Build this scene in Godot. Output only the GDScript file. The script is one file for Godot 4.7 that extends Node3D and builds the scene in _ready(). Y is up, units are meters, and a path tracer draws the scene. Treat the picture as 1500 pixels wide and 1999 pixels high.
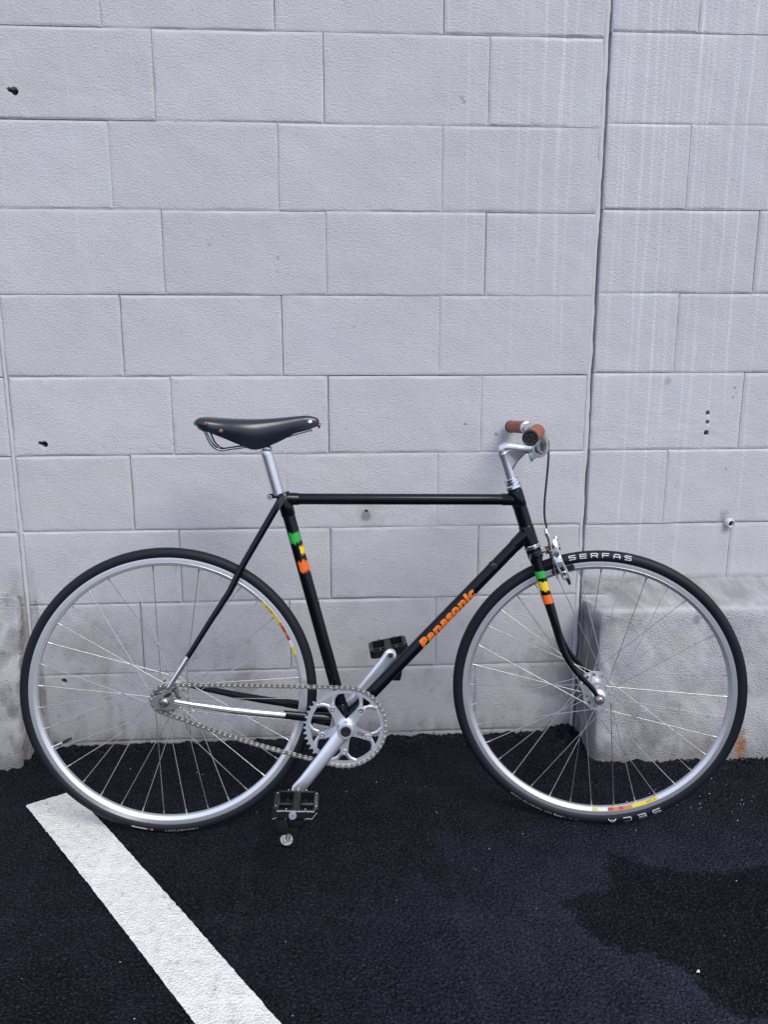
extends Node3D

# ---------------------------------------------------------------- helpers
var rng := RandomNumberGenerator.new()
var M := {}
var used := {}
const BIKE_AT := Vector3(-0.3821, 0.3342, 0.3764)      # rear hub centre
const OFF := Vector3(-0.40, 0.3387, 0.0)               # rear hub -> bike base
const AX := Vector3(-0.3119, 0.9501, 0.0)              # steering axis, bike axes
const A1 := Vector3(0.8449, 0.3248, 0.0)
const STEER := -0.20917
const FHUB := Vector3(1.0025, -0.0194, 0.0)
const R_REAR := 0.3387
const R_FRONT := 0.3410
const BB := Vector3(0.4040, -0.0780, 0.0)
const RING := 0.0930
const COG := 0.0323

func B() -> SurfaceTool:
	var st := SurfaceTool.new()
	st.begin(Mesh.PRIMITIVE_TRIANGLES)
	return st

func tri(st: SurfaceTool, a: Vector3, b: Vector3, c: Vector3, g := 0) -> void:   # a b c anticlockwise from outside
	st.set_smooth_group(g)
	st.add_vertex(a); st.add_vertex(c); st.add_vertex(b)

func quad(st: SurfaceTool, a: Vector3, b: Vector3, c: Vector3, d: Vector3, g := 0) -> void:
	tri(st, a, b, c, g); tri(st, a, c, d, g)

func done(st: SurfaceTool) -> ArrayMesh:
	st.generate_normals()
	return st.commit()

func numbered(n: String) -> String:
	if not used.has(n):
		used[n] = 0
		return n
	used[n] += 1
	return "%s_%03d" % [n, used[n]]

func put(called: String, m: Mesh, mat: Material, parent: Node3D, xf := Transform3D()) -> MeshInstance3D:
	var o := MeshInstance3D.new()
	o.mesh = m
	o.material_override = mat
	o.transform = xf
	var base := called
	var k := 0
	while parent.has_node(NodePath(called)):
		k += 1
		called = "%s_%03d" % [base, k]
	o.name = called
	parent.add_child(o, true)
	return o

func obj(called: String, st: SurfaceTool, mat: Material, parent: Node3D, xf := Transform3D()) -> MeshInstance3D:
	return put(called, done(st), mat, parent, xf)

func tag(o: Node, label: String, category := "", group := "", kind := "") -> void:
	if label: o.set_meta("label", label)
	if category: o.set_meta("category", category)
	if group: o.set_meta("group", group)
	if kind: o.set_meta("kind", kind)

func thing(called: String, label: String, category: String, at := Vector3.ZERO) -> Node3D:
	var o := Node3D.new()
	o.name = numbered(called)
	add_child(o, true)
	o.position = at
	tag(o, label, category)
	return o

func pa(a: Array) -> Array:      # flat list of numbers -> points
	var r := []
	for i in range(0, a.size(), 3): r.append(Vector3(a[i], a[i + 1], a[i + 2]))
	return r

# smooth curve through points, n steps per span
func curve(p: Array, n := 6) -> Array:
	var r := []
	for i in p.size() - 1:
		var a: Vector3 = p[max(i - 1, 0)]; var b: Vector3 = p[i]; var c: Vector3 = p[i + 1]; var d: Vector3 = p[min(i + 2, p.size() - 1)]
		for k in n: r.append(b.cubic_interpolate(c, a, d, float(k) / n))
	r.append(p[-1])
	return r

func lerp_list(v: Array, count: int) -> Array:
	var r := []
	for i in count:
		var t: float = float(i) / max(count - 1, 1) * (v.size() - 1)
		var k: int = min(int(t), v.size() - 2) if v.size() > 1 else 0
		r.append(lerpf(v[k], v[min(k + 1, v.size() - 1)], t - k))
	return r

# tube along points; up = reference direction of the first half-axis
func sweep(st: SurfaceTool, p: Array, rad: Array, n := 14, up := Vector3.BACK, flat := Vector2(1, 1), caps := true, pw := 1.0) -> void:
	var rr := lerp_list(rad, p.size())
	var rings := []
	for i in p.size():
		var t: Vector3 = (p[min(i + 1, p.size() - 1)] - p[max(i - 1, 0)]).normalized()
		var a := (up - t * up.dot(t)).normalized()
		var b := t.cross(a)
		var ring := []
		for k in n:
			var f := TAU * k / n
			ring.append(p[i] + a * (signf(cos(f)) * pow(absf(cos(f)), pw) * rr[i] * flat.x) + b * (signf(sin(f)) * pow(absf(sin(f)), pw) * rr[i] * flat.y))
		rings.append(ring)
	for i in p.size() - 1:
		for k in n:
			var k2 := (k + 1) % n
			quad(st, rings[i][k], rings[i][k2], rings[i + 1][k2], rings[i + 1][k], 1)
	if caps:
		for k in range(1, n - 1):
			tri(st, rings[0][0], rings[0][k + 1], rings[0][k], 2)
			tri(st, rings[-1][0], rings[-1][k], rings[-1][k + 1], 3)

func tube(a: Vector3, b: Vector3, ra: float, rb := -1.0, n := 16, up := Vector3.BACK) -> SurfaceTool:
	var st := B()
	sweep(st, [a, b], [ra, ra if rb < 0 else rb], n, up)
	return st

# solid of revolution round local z; profile of (radius, z)
func lathe(st: SurfaceTool, prof: Array, n := 24, sharp := true, xf := Transform3D(), closed := false) -> void:
	var c := prof.size() if closed else prof.size() - 1
	for i in c:
		var p: Vector2 = prof[i]; var q: Vector2 = prof[(i + 1) % prof.size()]
		var g := i + 10 if sharp else 10
		for k in n:
			var f := TAU * k / n; var h := TAU * (k + 1) / n
			var a := xf * Vector3(p.x * cos(f), p.x * sin(f), p.y); var b := xf * Vector3(p.x * cos(h), p.x * sin(h), p.y)
			var d := xf * Vector3(q.x * cos(f), q.x * sin(f), q.y); var e := xf * Vector3(q.x * cos(h), q.x * sin(h), q.y)
			if p.x > 1e-6: tri(st, a, b, e, g)
			if q.x > 1e-6: tri(st, a, e, d, g)

func aim(at: Vector3, dir: Vector3, up := Vector3.UP) -> Transform3D:   # local z along dir
	var z := dir.normalized()
	if absf(z.dot(up)) > 0.98: up = Vector3.RIGHT
	var x := up.cross(z).normalized()
	return Transform3D(Basis(x, z.cross(x), z), at)

func rbox(st: SurfaceTool, xf: Transform3D, size: Vector3, bev := 0.001) -> void:
	var h := size / 2
	var c := func(s: Vector3, axis: int) -> Vector3:
		var v := Vector3(s.x * (h.x - bev), s.y * (h.y - bev), s.z * (h.z - bev))
		v[axis] = s[axis] * h[axis]
		return xf * v
	for ax in 3:
		var u := (ax + 1) % 3; var w := (ax + 2) % 3
		for s in [-1.0, 1.0]:
			var q := []
			for e in [[-1, -1], [1, -1], [1, 1], [-1, 1]]:
				var v := Vector3.ZERO
				v[ax] = s; v[u] = e[0]; v[w] = e[1]
				q.append(c.call(v, ax))
			if s > 0: quad(st, q[0], q[1], q[2], q[3], -1)
			else: quad(st, q[3], q[2], q[1], q[0], -1)
		for s in [-1.0, 1.0]:      # bevel strips between faces u and w, along ax
			for r in [-1.0, 1.0]:
				var lo := Vector3.ZERO; var hi := Vector3.ZERO
				lo[ax] = -1; hi[ax] = 1; lo[u] = s; hi[u] = s; lo[w] = r; hi[w] = r
				var q2 := [c.call(lo, u), c.call(hi, u), c.call(hi, w), c.call(lo, w)]
				if s * r > 0: quad(st, q2[3], q2[2], q2[1], q2[0], -1)
				else: quad(st, q2[0], q2[1], q2[2], q2[3], -1)
	for sx in [-1.0, 1.0]:
		for sy in [-1.0, 1.0]:
			for sz in [-1.0, 1.0]:
				var v := Vector3(sx, sy, sz)
				if sx * sy * sz > 0: tri(st, c.call(v, 0), c.call(v, 1), c.call(v, 2), -1)
				else: tri(st, c.call(v, 2), c.call(v, 1), c.call(v, 0), -1)

# flat plate from a polygon in local x,y, between z0 and z1
func plate(st: SurfaceTool, poly: PackedVector2Array, z0: float, z1: float, xf := Transform3D()) -> void:
	if Geometry2D.is_polygon_clockwise(poly): poly.reverse()
	var t := Geometry2D.triangulate_polygon(poly)
	for i in range(0, t.size(), 3):
		var a := poly[t[i]]; var b := poly[t[i + 1]]; var c := poly[t[i + 2]]
		if (b - a).cross(c - a) < 0:
			var s := b; b = c; c = s
		tri(st, xf * Vector3(a.x, a.y, z1), xf * Vector3(b.x, b.y, z1), xf * Vector3(c.x, c.y, z1), -1)
		tri(st, xf * Vector3(a.x, a.y, z0), xf * Vector3(c.x, c.y, z0), xf * Vector3(b.x, b.y, z0), -1)
	for i in poly.size():
		var a := poly[i]; var b := poly[(i + 1) % poly.size()]
		quad(st, xf * Vector3(a.x, a.y, z0), xf * Vector3(b.x, b.y, z0), xf * Vector3(b.x, b.y, z1), xf * Vector3(a.x, a.y, z1), -1)

func p2(a: Array) -> PackedVector2Array:
	var r := PackedVector2Array()
	for i in range(0, a.size(), 2): r.append(Vector2(a[i], a[i + 1]))
	return r

func col(r: float, g: float, b: float) -> Color:      # linear base colour
	return Color(r, g, b).linear_to_srgb()

func mat(called: String, c: Color, rough: float, metal := 0.0, spec := 0.5) -> StandardMaterial3D:
	var m := StandardMaterial3D.new()
	m.resource_name = called
	m.albedo_color = c; m.roughness = rough; m.metallic = metal; m.metallic_specular = spec
	M[called] = m
	return m

func noise(sd: int, f: float, oct := 3, type := FastNoiseLite.TYPE_SIMPLEX_SMOOTH) -> FastNoiseLite:
	var n := FastNoiseLite.new()
	n.seed = sd; n.frequency = f; n.noise_type = type
	n.fractal_octaves = oct
	if oct == 1: n.fractal_type = FastNoiseLite.FRACTAL_NONE
	return n

func rough_noise(sd: int, f: float) -> FastNoiseLite:
	var n := noise(sd, f, 5, FastNoiseLite.TYPE_PERLIN)
	n.fractal_gain = .62; n.fractal_lacunarity = 1.9
	n.domain_warp_enabled = true; n.domain_warp_amplitude = 6.0; n.domain_warp_frequency = .03
	return n

func noise_tex(n: FastNoiseLite, size: int, lo := 0.0, hi := 1.0) -> NoiseTexture2D:
	var t := NoiseTexture2D.new()
	t.width = size; t.height = size; t.seamless = true; t.seamless_blend_skirt = 0.12
	t.noise = n
	if lo > 0.0 or hi < 1.0:
		var g := Gradient.new()
		g.set_offset(0, lo); g.set_offset(1, hi)
		g.set_color(0, Color.BLACK); g.set_color(1, Color.WHITE)
		t.color_ramp = g
	return t

func relief(m: StandardMaterial3D, t: Texture2D, scale: float, cm: float) -> void:   # tiles per metre, relief in cm
	m.heightmap_enabled = true
	m.heightmap_texture = t
	m.heightmap_scale = cm
	m.uv1_triplanar = true; m.uv1_world_triplanar = true
	m.uv1_scale = Vector3(scale, scale, scale)

func ground_y(x: float, z: float) -> float:
	return -clampf(z, 0.0, 1.8) * (0.0265 + 0.0528 * clampf(x, -1.3, 1.7))

# ---------------------------------------------------------------- lettering
# strokes of each letter in a box one wide and one high
const GLYPH := {
	"S": [[1, 1, .12, 1, 0, .9, 0, .62, .12, .52, .88, .5, 1, .4, 1, .1, .88, 0, 0, 0]],
	"E": [[1, 1, 0, 1, 0, 0, 1, 0], [0, .5, .95, .5]],
	"R": [[0, 0, 0, 1, .85, 1, 1, .9, 1, .6, .85, .45, 0, .45], [.6, .45, 1, 0]],
	"F": [[0, 0, 0, 1, 1, 1], [0, .5, .9, .5]],
	"A": [[0, 0, 0, .55, .2, 1, .8, 1, 1, .55, 1, 0], [0, .35, 1, .35]],
	"C": [[1, 1, .12, 1, 0, .88, 0, .12, .12, 0, 1, 0]],
	"c": [[1, 1, 0, 1, 0, 0, 1, 0]],
	"e": [[1, 1, .1, 1, 0, .85, 0, .15, .1, 0, 1, 0], [0, .5, .95, .5]],
	"a": [[0, 0, .45, 1, 1, .0], [.1, .3, .85, .3]],
	"X": [[0, 0, 1, 1], [0, 1, 1, 0]],
	"P": [[0, 0, 0, 1, .85, 1, 1, .85, 1, .6, .85, .45, 0, .45]],
	"T": [[.5, 0, .5, 1], [0, 1, 1, 1]],
	"N": [[0, 0, 0, 1, 1, 0, 1, 1]],
	"O": [[.15, 0, 0, .15, 0, .85, .15, 1, .85, 1, 1, .85, 1, .15, .85, 0, .15, 0]],
	"L": [[0, 1, 0, 0, 1, 0]],
	"I": [[.5, 0, .5, 1]],
	"Y": [[0, 1, .5, .5, 1, 1], [.5, .5, .5, 0]],
	"M": [[0, 0, 0, 1, .5, .4, 1, 1, 1, 0]],
	"8": [[.5, .52, .12, .6, .12, .95, .5, 1, .88, .95, .88, .6, .5, .52, 0, .4, 0, .1, .5, 0, 1, .1, 1, .4, .5, .52]],
	"0": [[.5, 0, 0, .2, 0, .8, .5, 1, 1, .8, 1, .2, .5, 0]],
	"1": [[.2, .8, .5, 1, .5, 0]],
	"2": [[0, .8, .3, 1, .8, 1, 1, .75, 0, 0, 1, 0]],
	"3": [[0, 1, 1, 1, .5, .55, 1, .4, 1, .1, .8, 0, 0, 0]],
	"B": [[0, 0, 0, 1, .8, 1, .9, .75, .8, .52, 0, .52], [.8, .52, 1, .3, .85, 0, 0, 0]],
}

# flat strokes as thin quads in x,y; returns list of quads (4 Vector2) of a line of text
func stroke_text(text: String, w: float, h: float, gap: float, thick: float) -> Array:
	var quads := []
	var x := 0.0
	for ch in text:
		if GLYPH.has(ch):
			for line in GLYPH[ch]:
				var pts := []
				for i in range(0, line.size(), 2): pts.append(Vector2(x + line[i] * w, line[i + 1] * h))
				for i in pts.size() - 1:
					var d: Vector2 = (pts[i + 1] - pts[i]).normalized()
					var s: Vector2 = Vector2(-d.y, d.x) * thick / 2
					var e: Vector2 = d * thick * 0.42
					var a: Vector2 = pts[i] - e; var b: Vector2 = pts[i + 1] + e
					var steps: int = max(1, int(ceil(a.distance_to(b) / 0.004)))
					for k in steps:
						var f0 := a.lerp(b, float(k) / steps); var f1 := a.lerp(b, float(k + 1) / steps)
						quads.append([f0 - s, f1 - s, f1 + s, f0 + s])
		x += w + gap
	return quads

# print strokes on a tyre: x runs clockwise from ang0, y outwards; lift keeps crossing strokes apart
func tyre_print(quads: Array, rc: float, rt: float, ang0: float, phi0: float) -> SurfaceTool:
	var st := B()
	var n := 0
	for q in quads:
		n += 1
		var r := rt + 0.00025 + 0.00002 * (n % 17)
		var v := []
		for p in q:
			var phi: float = phi0 + p.y / rt
			var rad := rc + r * sin(phi)
			var a: float = ang0 - p.x / (rc + rt * sin(phi0))
			v.append(Vector3(rad * cos(a), rad * sin(a), r * cos(phi)))
		quad(st, v[0], v[1], v[2], v[3], 0)
	return st

# bold lettering laid on a tube: list of triangles, cut small, x along, y round
func text_tris(text: String, width: float, height: float, slant: float) -> Array:
	var t := TextMesh.new()
	var f := SystemFont.new()
	f.font_names = PackedStringArray(["Droid Sans"])
	f.font_weight = 700
	t.font = f; t.text = text; t.font_size = 96; t.depth = 0.02; t.pixel_size = 0.01; t.curve_step = 2.0
	var out := []
	var lo := Vector2(1e9, 1e9); var hi := -lo
	for s in t.get_surface_count():
		var a := t.surface_get_arrays(s)
		var v: PackedVector3Array = a[Mesh.ARRAY_VERTEX]; var nn: PackedVector3Array = a[Mesh.ARRAY_NORMAL]
		var ix: PackedInt32Array = a[Mesh.ARRAY_INDEX] if a[Mesh.ARRAY_INDEX] else PackedInt32Array(range(v.size()))
		for i in range(0, ix.size(), 3):
			if nn[ix[i]].z > 0.7 and v[ix[i]].z > 0.005:
				var tr := []
				for k in 3:
					var p := v[ix[i + k]]
					tr.append(Vector2(p.x, p.y)); lo = lo.min(tr[-1]); hi = hi.max(tr[-1])
				out.append(tr)
	var sx := width / (hi.x - lo.x); var sy := height / (hi.y - lo.y)
	for tr in out:
		for k in 3:
			var y: float = (tr[k].y - lo.y) * sy
			tr[k] = Vector2((tr[k].x - lo.x) * sx + y * slant, y)
	var small := []
	var todo := out
	while todo:
		var tr: Array = todo.pop_back()
		var e := [tr[0].distance_to(tr[1]), tr[1].distance_to(tr[2]), tr[2].distance_to(tr[0])]
		var k := e.find(max(e[0], max(e[1], e[2])))
		if e[k] < 0.003: small.append(tr)
		else:
			var m: Vector2 = (tr[k] + tr[(k + 1) % 3]) / 2
			todo.append([tr[k], m, tr[(k + 2) % 3]]); todo.append([m, tr[(k + 1) % 3], tr[(k + 2) % 3]])
	return small

func tube_print(tris: Array, xf: Transform3D, r: float, shift: Vector2) -> SurfaceTool:   # xf.x along the tube, z towards the viewer
	var st := B()
	for tr in tris:
		var v := []
		for p in tr:
			var a: float = (p.y + shift.y) / r
			v.append(xf * Vector3(p.x + shift.x, r * sin(a), r * cos(a)))
		tri(st, v[0], v[1], v[2], 0)
	return st

# patch wrapped on a tube between two lengths and two angles with ragged ends
func wrap_patch(xf: Transform3D, r0: float, r1: float, l0: float, l1: float, a0: float, a1: float, rag: float, sd: int) -> SurfaceTool:
	var st := B()
	var n := noise(sd, 40.0, 2)
	var na := 26; var nl := 10
	var g := []
	for i in na + 1:
		var f := float(i) / na
		var a := lerpf(a0, a1, f)
		var row := []
		var s := l0 + rag * n.get_noise_2d(f * .3, 1.7); var e := l1 + rag * n.get_noise_2d(f * .3, 9.1)
		for k in nl + 1:
			var l := lerpf(s, e, float(k) / nl)
			var r := lerpf(r0, r1, (l - l0) / (l1 - l0))
			var aa := a
			if i == 0 or i == na: aa += rag * 6.0 * n.get_noise_2d(k * .06, i)
			row.append(xf * Vector3(l, r * sin(aa), r * cos(aa)))
		g.append(row)
	for i in na:
		for k in nl: quad(st, g[i][k], g[i][k + 1], g[i + 1][k + 1], g[i + 1][k], 0)
	return st

func along(a: Vector3, b: Vector3) -> Transform3D:    # x from a to b, z towards the drive side
	var x := (b - a).normalized()
	var z := (Vector3.BACK - x * x.z).normalized()
	return Transform3D(Basis(x, z.cross(x), z), a)

# ---------------------------------------------------------------- setting
const HOLES := [[-.7535, 1.7095, .004], [-.756, .866, .004], [-0.7423, 1.7063, .0075], [-0.7457, .8627, .007], [1.017, .9333, .0045], [1.0177, .9083, .004], [1.0174, .8791, .0055], [.0895, .674, .0028], [-.7491, .2047, .006], [1.1795, .2997, .006]]

func wall_picture() -> ImageTexture:     # paint tone, dirt, stains and old drips of the wall, with some shade painted in: x -1.4 .. 1.7, y -0.2 .. 2.4
	var w := 1240; var h := 1040
	var big := noise(11, 1.3, 3); var mid := noise(12, 6.0, 3); var fine := noise(13, 60.0, 2); var low := noise(15, 9.0, 4); var spot := noise(16, 34.0, 2)
	var data := PackedByteArray()
	data.resize(w * h * 3)
	var smudge := [[.0895, .66, .016, .6], [-.26, .19, .06, .35], [1.088, .655, .022, .45], [1.10, .635, .018, .35], [.44, .88, .006, .7], [.3558, .9077, .0055, .9], [.9, 1.02, .012, .4], [-.30, 1.36, .006, .5], [1.08, .78, .008, .5], [-.67, .30, .13, .2], [.62, .2, .12, .3], [.728, .405, .03, .45], [.80, .41, .05, .25], [.965, .395, .018, .6], [.86, .08, .07, .3], [.1, .66, .05, .2], [.33, 1.71, .008, .5], [.335, 1.70, .005, .6], [-.13, 1.33, .006, .5], [1.085, 1.0, .005, .8], [1.083, .975, .004, .8], [1.09, .988, .003, .7]]
	var rust := [1.112, .032, .017, .058]
	var streaks := [[-.635, .10, .03, .30, .020, .6], [-.60, .06, .02, .16, .012, .7], [-.66, .05, .0, .1, .04, .4], [.98, .05, .0, .14, .05, .22]]
	var mark := PackedFloat32Array(); mark.resize(w * h)      # + paint runs, - pits as flat dark dots, shade and soiling in the colour
	rng.seed = 12
	for k in 4200:
		var p := rng.randi_range(2, w - 3) + w * rng.randi_range(2, h - 3); var a := rng.randf_range(.04, .20) + .45 * pow(rng.randf(), 5.)
		mark[p] -= a
		if rng.randf() < .5: mark[p + 1] -= a * .8
		if rng.randf() < .3 and p + w + 1 < w * h: mark[p + w + 1] -= a * .7
	var runs := []
	for k in 52: runs.append([.715 + k * .0165 + rng.randf_range(-.008, .008), rng.randf_range(.0016, .0042), rng.randf_range(.07, .23), rng.randf_range(.2, 1.5) if rng.randf() < .7 else 1.4, 2.4])
	for k in 16: runs.append([rng.randf_range(.24, .68), rng.randf_range(.0014, .0030), rng.randf_range(.07, .18), rng.randf_range(.9, 1.6), 2.4])
	for k in 14: runs.append([rng.randf_range(-.8, .25), rng.randf_range(.0012, .0024), rng.randf_range(.03, .10), rng.randf_range(1.1, 1.75), 2.4])
	for e in runs:
		var ph := rng.randf() * 50.
		for py in h:
			var y := 2.4 - (py + .5) / h * 2.6
			if y < e[3] or y > e[4]: continue
			var xc: float = e[0] + .010 * mid.get_noise_2d(ph, y * .12) + .004 * mid.get_noise_2d(ph + 9., y * .5)
			var str_: float = e[2] * smoothstep(e[3], e[3] + .25, y) * (.75 + .5 * mid.get_noise_2d(ph + 30., y * .4))
			var pc := int((xc + 1.4) / 3.1 * w)
			for q in range(max(pc - 3, 0), min(pc + 4, w)):
				var dx: float = (-1.4 + (q + .5) / w * 3.1 - xc) / e[1]
				mark[py * w + q] += str_ * exp(-dx * dx)
	var i := 0
	for py in h:
		var y := 2.4 - (py + .5) / h * 2.6
		for px in w:
			var x := -1.4 + (px + .5) / w * 3.1
			var v := 1.0 + .035 * big.get_noise_2d(x, y) + .03 * mid.get_noise_2d(x, y) + .03 * fine.get_noise_2d(x, y)
			var warm := .012 * mid.get_noise_2d(x + 7., y)
			# grime near the ground
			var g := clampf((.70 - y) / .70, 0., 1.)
			var dirt_shade := g * g * .20 +   .22 * g * smoothstep(.05, .5, low.get_noise_2d(x, y * .7)) + .16 * smoothstep(.40, -.9, x) * g
			dirt_shade += smoothstep(.085, .0, y + .05 * mid.get_noise_2d(x * 3., y)) * .34
			if x > .70: dirt_shade += (.48 + .3 * low.get_noise_2d(x * 2., y * 4.)) * smoothstep(.425, .437, y) * smoothstep(.49, .462, y) + .10 * smoothstep(.45, .40, y) * (1. + low.get_noise_2d(x * 2., y))
			dirt_shade += .13 * clampf((.85 - y) / .85, 0., 1.)  # smooth darkening downward: grime plus lighting falloff put into the colour
			if absf(x - .702) < .0085 and y < .43: dirt_shade += .80 * smoothstep(.0085, .004, absf(x - .702)) * smoothstep(.43, .36, y)  # end face of the footing: brownish soiling and painted shade together
			if x < -.80 and y < .56: dirt_shade += (.20 + .28 * smoothstep(-.1, .4, low.get_noise_2d(x * 2., y))) * smoothstep(.56, .46, y)
			var sp := spot.get_noise_2d(x, y)
			if sp > .56 : dirt_shade += .25 * g
			var gr := 0.0
			var bore := 0.0
			for s in smudge:
				var d: float = Vector2(x - s[0], y - s[1]).length() + s[2] * .6 * low.get_noise_2d(x * 2., y * 2.)
				if d < s[2]: dirt_shade += s[3] * smoothstep(s[2], s[2] * .35, d)
			for s in streaks:
				var d: float = absf(x - s[0] + .01 * low.get_noise_2d(x * 3., y * 2.))
				if d < s[4] and y > s[2] - .05 and y < s[3]: gr += s[5] * smoothstep(s[4], 0., d) * smoothstep(s[3], s[3] - .1, y)
			for s in HOLES:
				var d: float = Vector2(x - s[0], y - s[1]).length()
				if d < s[2] * 1.3:
					dirt_shade += .5 * smoothstep(s[2] * 1.3, s[2] * .8, d); bore = maxf(bore, smoothstep(s[2] * 1.05, s[2] * .75, d))
			var mk := mark[i / 3]
			if mk > 0.: v += mk
			else: dirt_shade -= mk
			gr = clampf(gr * (.6 + low.get_noise_2d(x * 4., y * 3.)), 0., .8)
			dirt_shade = clampf(dirt_shade, 0., .95)
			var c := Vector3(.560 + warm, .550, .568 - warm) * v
			c = c.lerp(Vector3(.20, .19, .185), dirt_shade)
			c = c.lerp(Vector3(.26, .235, .17), gr)
			c = c.lerp(Vector3(.012, .011, .010), bore)  # hole insides near black, their shade put into the colour
			var rq := Vector2((x - rust[0] - .012 * low.get_noise_2d(x, y * 3.)) / rust[2], (y - rust[1]) / rust[3])
			c = c.lerp(Vector3(.34, .13, .035), clampf(1.1 * smoothstep(1.1, .1, rq.length()) * (1. + fine.get_noise_2d(x, y)), 0., .9))
			var cc := Color(c.x, c.y, c.z).linear_to_srgb()
			data[i] = int(clampf(cc.r, 0, 1) * 255); data[i + 1] = int(clampf(cc.g, 0, 1) * 255); data[i + 2] = int(clampf(cc.b, 0, 1) * 255)
			i += 3
	return ImageTexture.create_from_image(Image.create_from_data(w, h, false, Image.FORMAT_RGB8, data))

const WET := [.4755, .6745, .5305, .6392, .5869, .6401, .6142, .5935, .601, .5771, .6304, .5101, .6754, .5537, .7402, .5714, .7909, .5917, .8771, .5852, .9806, .5708, 1.3, .56, 1.5, .9, 1.4, 1.4, .9, 1.3, .7726, .9623, .7058, .9618, .6917, .9308, .6751, .8918, .6852, .8804, .6425, .8385, .6216, .8135, .5659, .8105, .5458, .7937, .5063, .7538, .49, .7192]

func ground_picture() -> ImageTexture:      # tone and gloss of the asphalt: x -1.5 .. 1.7, z -0.1 .. 1.7
	var w := 1280; var h := 720
	var big := noise(21, 2.2, 3); var mid := noise(22, 12.0, 3); var fine := noise(23, 150.0, 2); var edge := noise(24, 18.0, 3); var speck := noise(25, 210.0, 1)
	var wet := p2(WET)
	var faint := p2([.12, .47, .2, .47, .3, .6, .42, .72, .40, .76, .25, .66, .16, .56])
	var data := PackedByteArray(); data.resize(w * h * 3)
	var i := 0
	for py in h:
		var z := -.1 + (py + .5) / h * 1.8
		for px in w:
			var x := -1.5 + (px + .5) / w * 3.2
			var v := 1.0 + .28 * big.get_noise_2d(x, z) + .30 * mid.get_noise_2d(x, z) + 1.35 * fine.get_noise_2d(x, z)
			var q := Vector2(x, z) + Vector2(edge.get_noise_2d(x, z), edge.get_noise_2d(x + 9., z)) * .022
			var q3 := Vector2(x, z) + Vector2(edge.get_noise_2d(x * 2.3 + 4., z * 2.3), edge.get_noise_2d(x * 2.3 + 19., z * 2.3)) * .022
			var damp := 0.0
			if Geometry2D.is_point_in_polygon(q, wet): damp += .4
			if Geometry2D.is_point_in_polygon(q3, wet): damp += .3
			if Geometry2D.is_point_in_polygon((q + q3) / 2. + Vector2(.006, .004), wet): damp += .3
			var dusty := smoothstep(-.2, .8, x) * 1.35 * smoothstep(.2, .75, z) + .25 * smoothstep(.35, -.1, z) * smoothstep(.2, -.2, absf(x - 1.0) - .3)
			var dry := v * (1.0 + dusty)
			if Geometry2D.is_point_in_polygon(q, faint): dry *= .82
			v = lerpf(dry, v * .66, damp)
			if z < .06: v *= 1.0 + .5 * smoothstep(.06, .0, z) * (0.6 + mid.get_noise_2d(x * 2., z))
			var c := Vector3(.0132, .0146, .0228) * maxf(v, .1)
			var grit := speck.get_noise_2d(x * .8 + 3., z * .8)
			if grit > .38: c = c.lerp(Vector3(.085, .086, .098), .65 * smoothstep(.38, .75, grit))
			if speck.get_noise_2d(x, z) > .93 - .06 * smoothstep(.5, 1.1, x): c = c.lerp(Vector3(.16, .16, .17), .7)
			var cc := Color(c.x, c.y, c.z).linear_to_srgb()
			data[i * 3] = int(clampf(cc.r, 0, 1) * 255); data[i * 3 + 1] = int(clampf(cc.g, 0, 1) * 255); data[i * 3 + 2] = int(clampf(cc.b, 0, 1) * 255)
			i += 1
	return ImageTexture.create_from_image(Image.create_from_data(w, h, false, Image.FORMAT_RGB8, data))

func axis_lines(a: float, b: float, n: int, sa: float, sb: float, extra: Array) -> Array:
	var r := []
	for t in [0.0, .15, .35, .6, .9, 1.3]:
		r.append(a + sa * t); r.append(b - sb * t)
	for k in range(1, n): r.append(lerpf(a + sa * 1.2, b - sb * 1.2, float(k) / n))
	for e in extra: if e > a + sa and e < b - sb: r.append(e)
	r.sort()
	return r

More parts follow.
